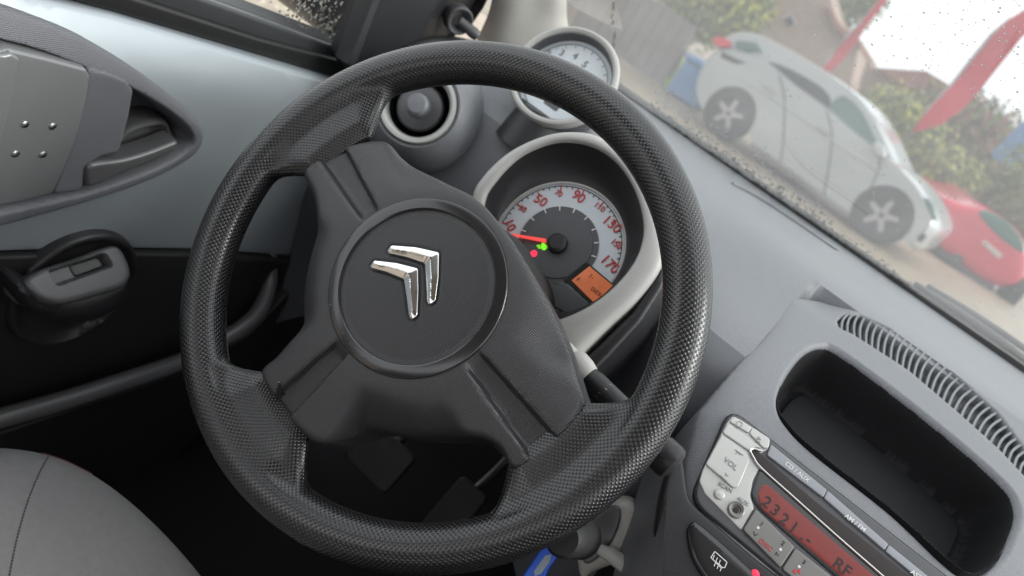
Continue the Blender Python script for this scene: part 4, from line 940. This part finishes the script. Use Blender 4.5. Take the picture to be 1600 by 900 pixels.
tube('shoulder_crease', curve([CF.w(*CF.px(x, y), .004) for x, y in [(1150, 118), (1230, 168), (1310, 226), (1380, 272)]], 5), .012, M_carw, silver, 6)
slab('door_handle', CF.pts([(1278, 196), (1296, 208), (1294, 212), (1276, 200)]), CF.lift(.03), M_alloy, silver, z0=-.04, z1=0, rnd=.006)
slab('door_handle', CF.pts([(1196, 132), (1212, 144), (1210, 148), (1194, 136)]), CF.lift(.03), M_alloy, silver, z0=-.04, z1=0, rnd=.006)
slab('sill_strip', CF.pts([(1175, 222), (1330, 334), (1326, 342), (1172, 232)]), CF.lift(.02), M_fence, silver, z0=-.05, z1=0, rnd=.01)
slab('wheel_arch', circle(0, .33, .365, 40), CF.lift(.012), M_tyre, silver, z0=-.05, z1=0, rnd=.02)
slab('wheel_arch', circle(WB, .33, .365, 40), CF.lift(.012), M_tyre, silver, z0=-.05, z1=0, rnd=.02)
wheel_at(silver, CF.lift(.03), 0, .33, .32, 1); wheel_at(silver, CF.lift(.03), WB, .33, .32, 1)
# red car further off, tail towards us
rg = gp(1548, 455); RC = Frame(rg, (.98, .17, 0), (0, 0, 1))
red = thing('red_car', rg, 'bright red hatchback parked behind the nose of the silver car', 'car')
rp = RC.pts([(1462, 318), (1478, 308), (1510, 322), (1540, 326), (1580, 350), (1606, 382), (1612, 420), (1590, 448), (1556, 450), (1520, 432), (1492, 408), (1462, 388), (1452, 350)])
slab('body', rp, RC, M_carr, red, z0=-3.4, z1=0, rnd=.16, step=.12, smooth=True)
slab('rear_window', RC.pts([(1530, 336), (1545, 330), (1578, 350), (1600, 380), (1596, 395), (1560, 370)]), RC.lift(.012), M_glassg, red, z0=-.1, z1=0, rnd=.03, smooth=True)
slab('number_plate', RC.pts([(1532, 378), (1540, 376), (1566, 398), (1560, 405)]), RC.lift(.015), M_wallw, red, z0=-.03, z1=0, rnd=.01)
slab('tail_lamp', RC.pts([(1466, 330), (1478, 328), (1482, 350), (1470, 352)]), RC.lift(.012), mat('lamp_white', (.7, .65, .62), .4), red, z0=-.1, z1=0, rnd=.02)
slab('bumper', RC.pts([(1468, 386), (1492, 408), (1520, 430), (1556, 450), (1548, 456), (1515, 440), (1486, 416), (1462, 394)]), RC.lift(.03), M_tyre, red, z0=-.3, z1=0, rnd=.03)
for q in ((1478, 398), (1570, 452)):
    a = RC.px(*q, -.25); lathe('wheel', [(.0001, .0), (.2, .0), (.3, -.02), (.32, -.06), (.32, -.18)], Frame(RC.w(*a, -.3), RC.z, RC.y), M_tyre, red, 28)
# white van nose behind the red car
VN = Frame(gp(1500, 372)+np.array([0, .5, 0]), (1, .1, 0), (0, 0, 1))
van = thing('white_vehicle', VN.o, 'small white vehicle half hidden between the silver and red cars', 'car')
slab('body', VN.pts([(1472, 320), (1482, 304), (1500, 300), (1516, 304), (1524, 318), (1518, 345), (1490, 345)]), VN, M_wallw, van, z0=-1.6, z1=0, rnd=.1, smooth=True, step=.1)
slab('front_window', VN.pts([(1484, 312), (1500, 306), (1512, 312), (1506, 320), (1488, 322)]), VN.lift(.01), M_glassd, van, z0=-.05, z1=0, rnd=.03)
# houses, fence, flags, hedges
def gable(name, px, Y, depth, m, label, roof_px=None, extra=()):
    F = Frame((0, Y, 0), (1, 0, 0), (0, 0, 1)); P = F.pts(px); base = min(p[1] for p in P)
    h = thing(name, F.w(np.mean([p[0] for p in P]), GZ0), label, 'house', None)
    slab('wall', P, F, m, h, z0=-depth, z1=0, rnd=.05, step=1.2)
    if roof_px: slab('roof', F.pts(roof_px), F.lift(.35), M_roof, h, z0=-depth-.4, z1=0, rnd=.05, step=1.2)
    for L, mm in extra: 
        wn = slab('window', F.pts(L), F.lift(.06), M_wallw, h, z0=-.1, z1=0, rnd=.03); P2 = np.array(F.pts(L)); c0 = P2.mean(0)
        slab('pane', c0+(P2-c0)*.78, F.lift(.10), mm, wn, z0=-.05, z1=0, rnd=.01)
    return h
gable('brick_house', [(1150, 20), (1180, -60), (1290, -40), (1302, 10), (1312, 42), (1345, 64), (1330, 135), (1260, 130), (1190, 60)], 24, 6, M_brick, 'brown brick house with gable behind the silver car', [(1300, 12), (1314, 40), (1350, 68), (1344, 76), (1306, 50), (1288, 12)],
      [([(1222, 30), (1236, 22), (1246, 38), (1232, 46)], M_glassd), ([(1190, 6), (1204, -2), (1212, 14), (1198, 20)], M_glassd)])
gable('tiled_house', [(1330, 90), (1352, 80), (1366, 109), (1447, 114), (1482, 136), (1452, 175), (1400, 175), (1345, 150)], 27, 6, M_brick, 'low house with reddish tiled roof between the two red flags', [(1366, 107), (1447, 112), (1490, 138), (1468, 160), (1400, 130)])
FN = Frame((0, 12.0, 0), (1, 0, 0), (0, 0, 1)); fence = thing('board_fence', FN.w(-5, GZ0), 'grey weathered board fence at the top, left of the silver car', 'fence')
for k in range(15):
    x0 = -6.6+k*.2; box('board', (x0, GZ0+.03, -.02), (x0+.185, .06+.03*random.random(), .02+.006*(k % 2)), M_fence, fence, FN)
for z in (-.70, -.15): box('rail', (-6.6, z, -.07), (-3.62, z+.09, -.025), M_fence, fence, FN)
lawn = struct(link('lawn', mesh('lawn', [(-14, 12.3, GZ0+.004), (-2.6, 12.3, GZ0+.004), (-4.5, 22, GZ0+.004), (-20, 22, GZ0+.004)], [(0, 1, 2, 3)], False), mat('grass', (.13, .19, .04), .9, var=.4, vscale=1.5)))
v, f = [], []
for _ in range(5000):
    x, y = random.uniform(-7, -2.9), random.uniform(12.35, 18); a = random.uniform(0, 6.28); h_ = random.uniform(.06, .22); k0 = len(v)
    v += [(x-.02*math.cos(a), y-.02*math.sin(a), GZ0), (x+.02*math.cos(a), y+.02*math.sin(a), GZ0), (x+random.gauss(0, .05), y+random.gauss(0, .05), GZ0+h_)]; f.append((k0, k0+1, k0+2))
gs = stuff(link('grass_tufts', mesh('grass_tufts', v, f, False), mat('grass_blade', (.20, .30, .05), .8, var=.4, vscale=2))); gs['label'] = 'bright green grass tufts beside the grey board fence'; gs['category'] = 'grass'
def leaf_cluster(name, parts, label, cat, m_list, n, size, group=None):
    """crown of many small leaf faces spread through several uneven clumps"""
    base = np.mean([p[0] for p in parts], 0); t = thing(name, (base[0], base[1], GZ0), label, cat, group)
    for mi, m in enumerate(m_list):
        v, f = [], []
        for c0, r in parts:
            nn = int(n/len(parts)/len(m_list))
            for _ in range(nn):
                d = np.random.normal(size=3); d /= np.linalg.norm(d); rr = r*(.35+.65*random.random()**.5)*random.uniform(.8, 1.12)
                p = np.array(c0)+d*rr*np.array([1, 1, .9]); a = np.random.normal(size=3); a /= np.linalg.norm(a); b = np.cross(a, d); b /= np.linalg.norm(b)+1e-9; k0 = len(v); s = size*random.uniform(.6, 1.4)
                v += [p-a*s, p+b*s*.6, p+a*s, p-b*s*.6]; f.append((k0, k0+1, k0+2, k0+3))
        o = stuff(link('crown', mesh('crown', v, f, False), m, t))
    c0 = base; tube('trunk', [(c0[0], c0[1], GZ0), (c0[0]+.05, c0[1], (GZ0+c0[2])/2), (c0[0], c0[1], c0[2])], lambda s: .09*(1-.5*s), M_bark, t, 8)
def yp(px, py, Y): return on(px, py, (0, Y, 0), (0, 1, 0))
leaf_cluster('garden_bush', [(yp(1095, 10, 13.5), .8), (yp(1110, -10, 13.5), .9), (yp(1140, 10, 13.5), .8)], 'yellow green garden bush above the tail of the silver car', 'bush', [M_leafy, M_leaf], 5000, .06)
leaf_cluster('hedge_bush', [(yp(1390, 190, 17), .8), (yp(1420, 235, 17), .9), (yp(1450, 270, 17), .8), (yp(1480, 290, 17), .7)], 'green yellow bush along the bonnet of the silver car', 'bush', [M_leaf, M_leafy], 6000, .07)
leaf_cluster('brown_bush', [(yp(1495, 215, 19), 1.2), (yp(1530, 250, 19), 1.2), (yp(1465, 190, 20), .9)], 'brownish green bush below the larger red flag', 'bush', [M_leaf, M_roof], 8000, .08)
leaf_cluster('dark_bush', [(yp(1590, 330, 15), .7), (yp(1620, 300, 15), .9), (yp(1600, 370, 15), .4)], 'dark green bush at the right edge beside the red car', 'bush', [M_leaf], 4000, .06)
leaf_cluster('leafy_tree', [(yp(1280, -30, 28), 2.2), (yp(1330, -20, 28), 1.3), (yp(1240, -50, 28), 2.)], 'dark leafy tree against the sky above the brick house', 'tree', [M_leaf], 6000, .12)
def feather(name, px, Y, label):
    F = Frame((0, Y, 0), (1, 0, 0), (0, 0, 1)); c0 = F.pts(px); t = thing(name, F.w(c0[0][0], GZ0), label, 'flag', 'red feather flags')
    slab('cloth', c0, F, M_flag, t, z0=-.03, z1=0, rnd=.008, smooth=False, step=.15, hfun=lambda x, y: .05*np.sin(y*3+x*2))
    a = F.px(*px[0]); q = [F.w(a[0]-.02, GZ0, -.02)]+[F.w(*F.px(*p), -.02) for p in px[:len(px)//2]]
    tube('flag_pole', q, .025, M_alloy, t, 8)
feather('feather_flag', [(1284, 112), (1300, 86), (1318, 62), (1345, 34), (1368, 8), (1384, -16), (1396, -12), (1372, 18), (1350, 46), (1338, 68), (1318, 92), (1300, 110)], 19, 'slender red feather flag by the brick house, smaller of two')
feather('feather_flag', [(1424, 208), (1446, 176), (1480, 140), (1515, 95), (1550, 52), (1580, 28), (1625, 0), (1640, 20), (1596, 60), (1560, 105), (1525, 150), (1502, 172), (1470, 195)], 14, 'broad red feather flag against the sky, larger of two')
bb = Frame((0, 16, 0), (1, 0, 0), (0, 0, 1)); bl = thing('blue_banner', bb.w(bb.px(1580, 240)[0], GZ0), 'blue banner on a post at the right edge under the sky', 'banner')
slab('sheet', bb.pts([(1562, 258), (1548, 240), (1600, 188), (1640, 170), (1640, 230), (1590, 258)]), bb, M_bin, bl, z0=-.03, z1=0, rnd=.006)
a = bb.px(1560, 255); tube('post', [bb.w(a[0], GZ0), bb.w(a[0], a[1]+.6)], .05, M_fence, bl, 8)
bn = Frame((0, 11.8, 0), (1, 0, 0), (0, 0, 1)); q = bn.px(1088, 116)
wb = thing('blue_bin', bn.w(q[0], GZ0), 'blue wheeled bin behind the tail of the silver car', 'bin')
box('bin_body', (q[0]-.28, GZ0+.02, -.5), (q[0]+.28, q[1]+.1, 0), M_bin, wb, bn, bevel=.03); box('bin_lid', (q[0]-.31, q[1]+.105, -.54), (q[0]+.31, q[1]+.19, .03), M_bin, wb, bn, bevel=.03)
# wiper blades lying on the scuttle outside
for nm, A, lab in (('wiper_blade', [(1420, 455, .72), (1500, 505, .705), (1560, 548, .70), (1640, 610, .69)], 'black wiper blade resting along the foot of the windscreen, nearer the seal'),
                   ('wiper_blade', [(1440, 458, .78), (1510, 500, .77), (1570, 540, .765), (1650, 598, .76)], 'second black wiper blade just beyond the first at the windscreen foot')):
    P3 = [on(x, y, (0, yy, 0), (0, 1, 0)) for x, y, yy in A]
    t = thing(nm, P3[0], lab, 'wiper', 'wiper blades')
    tube('rubber_blade', curve(P3, 6), .004, M_seal, t, 8); tube('wiper_arm', curve([p+np.array([0, .012, .010]) for p in P3], 6), .0045, M_mould, t, 8)
sc_ = grid_mesh('scuttle_panel', np.array([[(x, y, z) for y, z in ((.675, .074-.018*(x-.1)), (.74, .050-.018*(x-.1)), (.80, .045-.018*(x-.1)), (.90, .03-.018*(x-.1)))] for x in np.linspace(-.4, .95, 12)]), M_dark, None, thick=.003)
tag(sc_, 'black plastic scuttle panel under the wipers beyond the windscreen', 'panel')
bn_ = grid_mesh('bonnet', np.array([[(x, y, z-.018*(x-.1)-.05*(x-.3)**2) for y, z in ((.88, .01), (1.0, -.02), (1.2, -.06), (1.45, -.14), (1.6, -.25))] for x in np.linspace(-.4, 1.0, 16)]), M_paint, None, thick=.003)
tag(bn_, 'sloping blue grey bonnet just beyond the scuttle panel', 'bonnet')
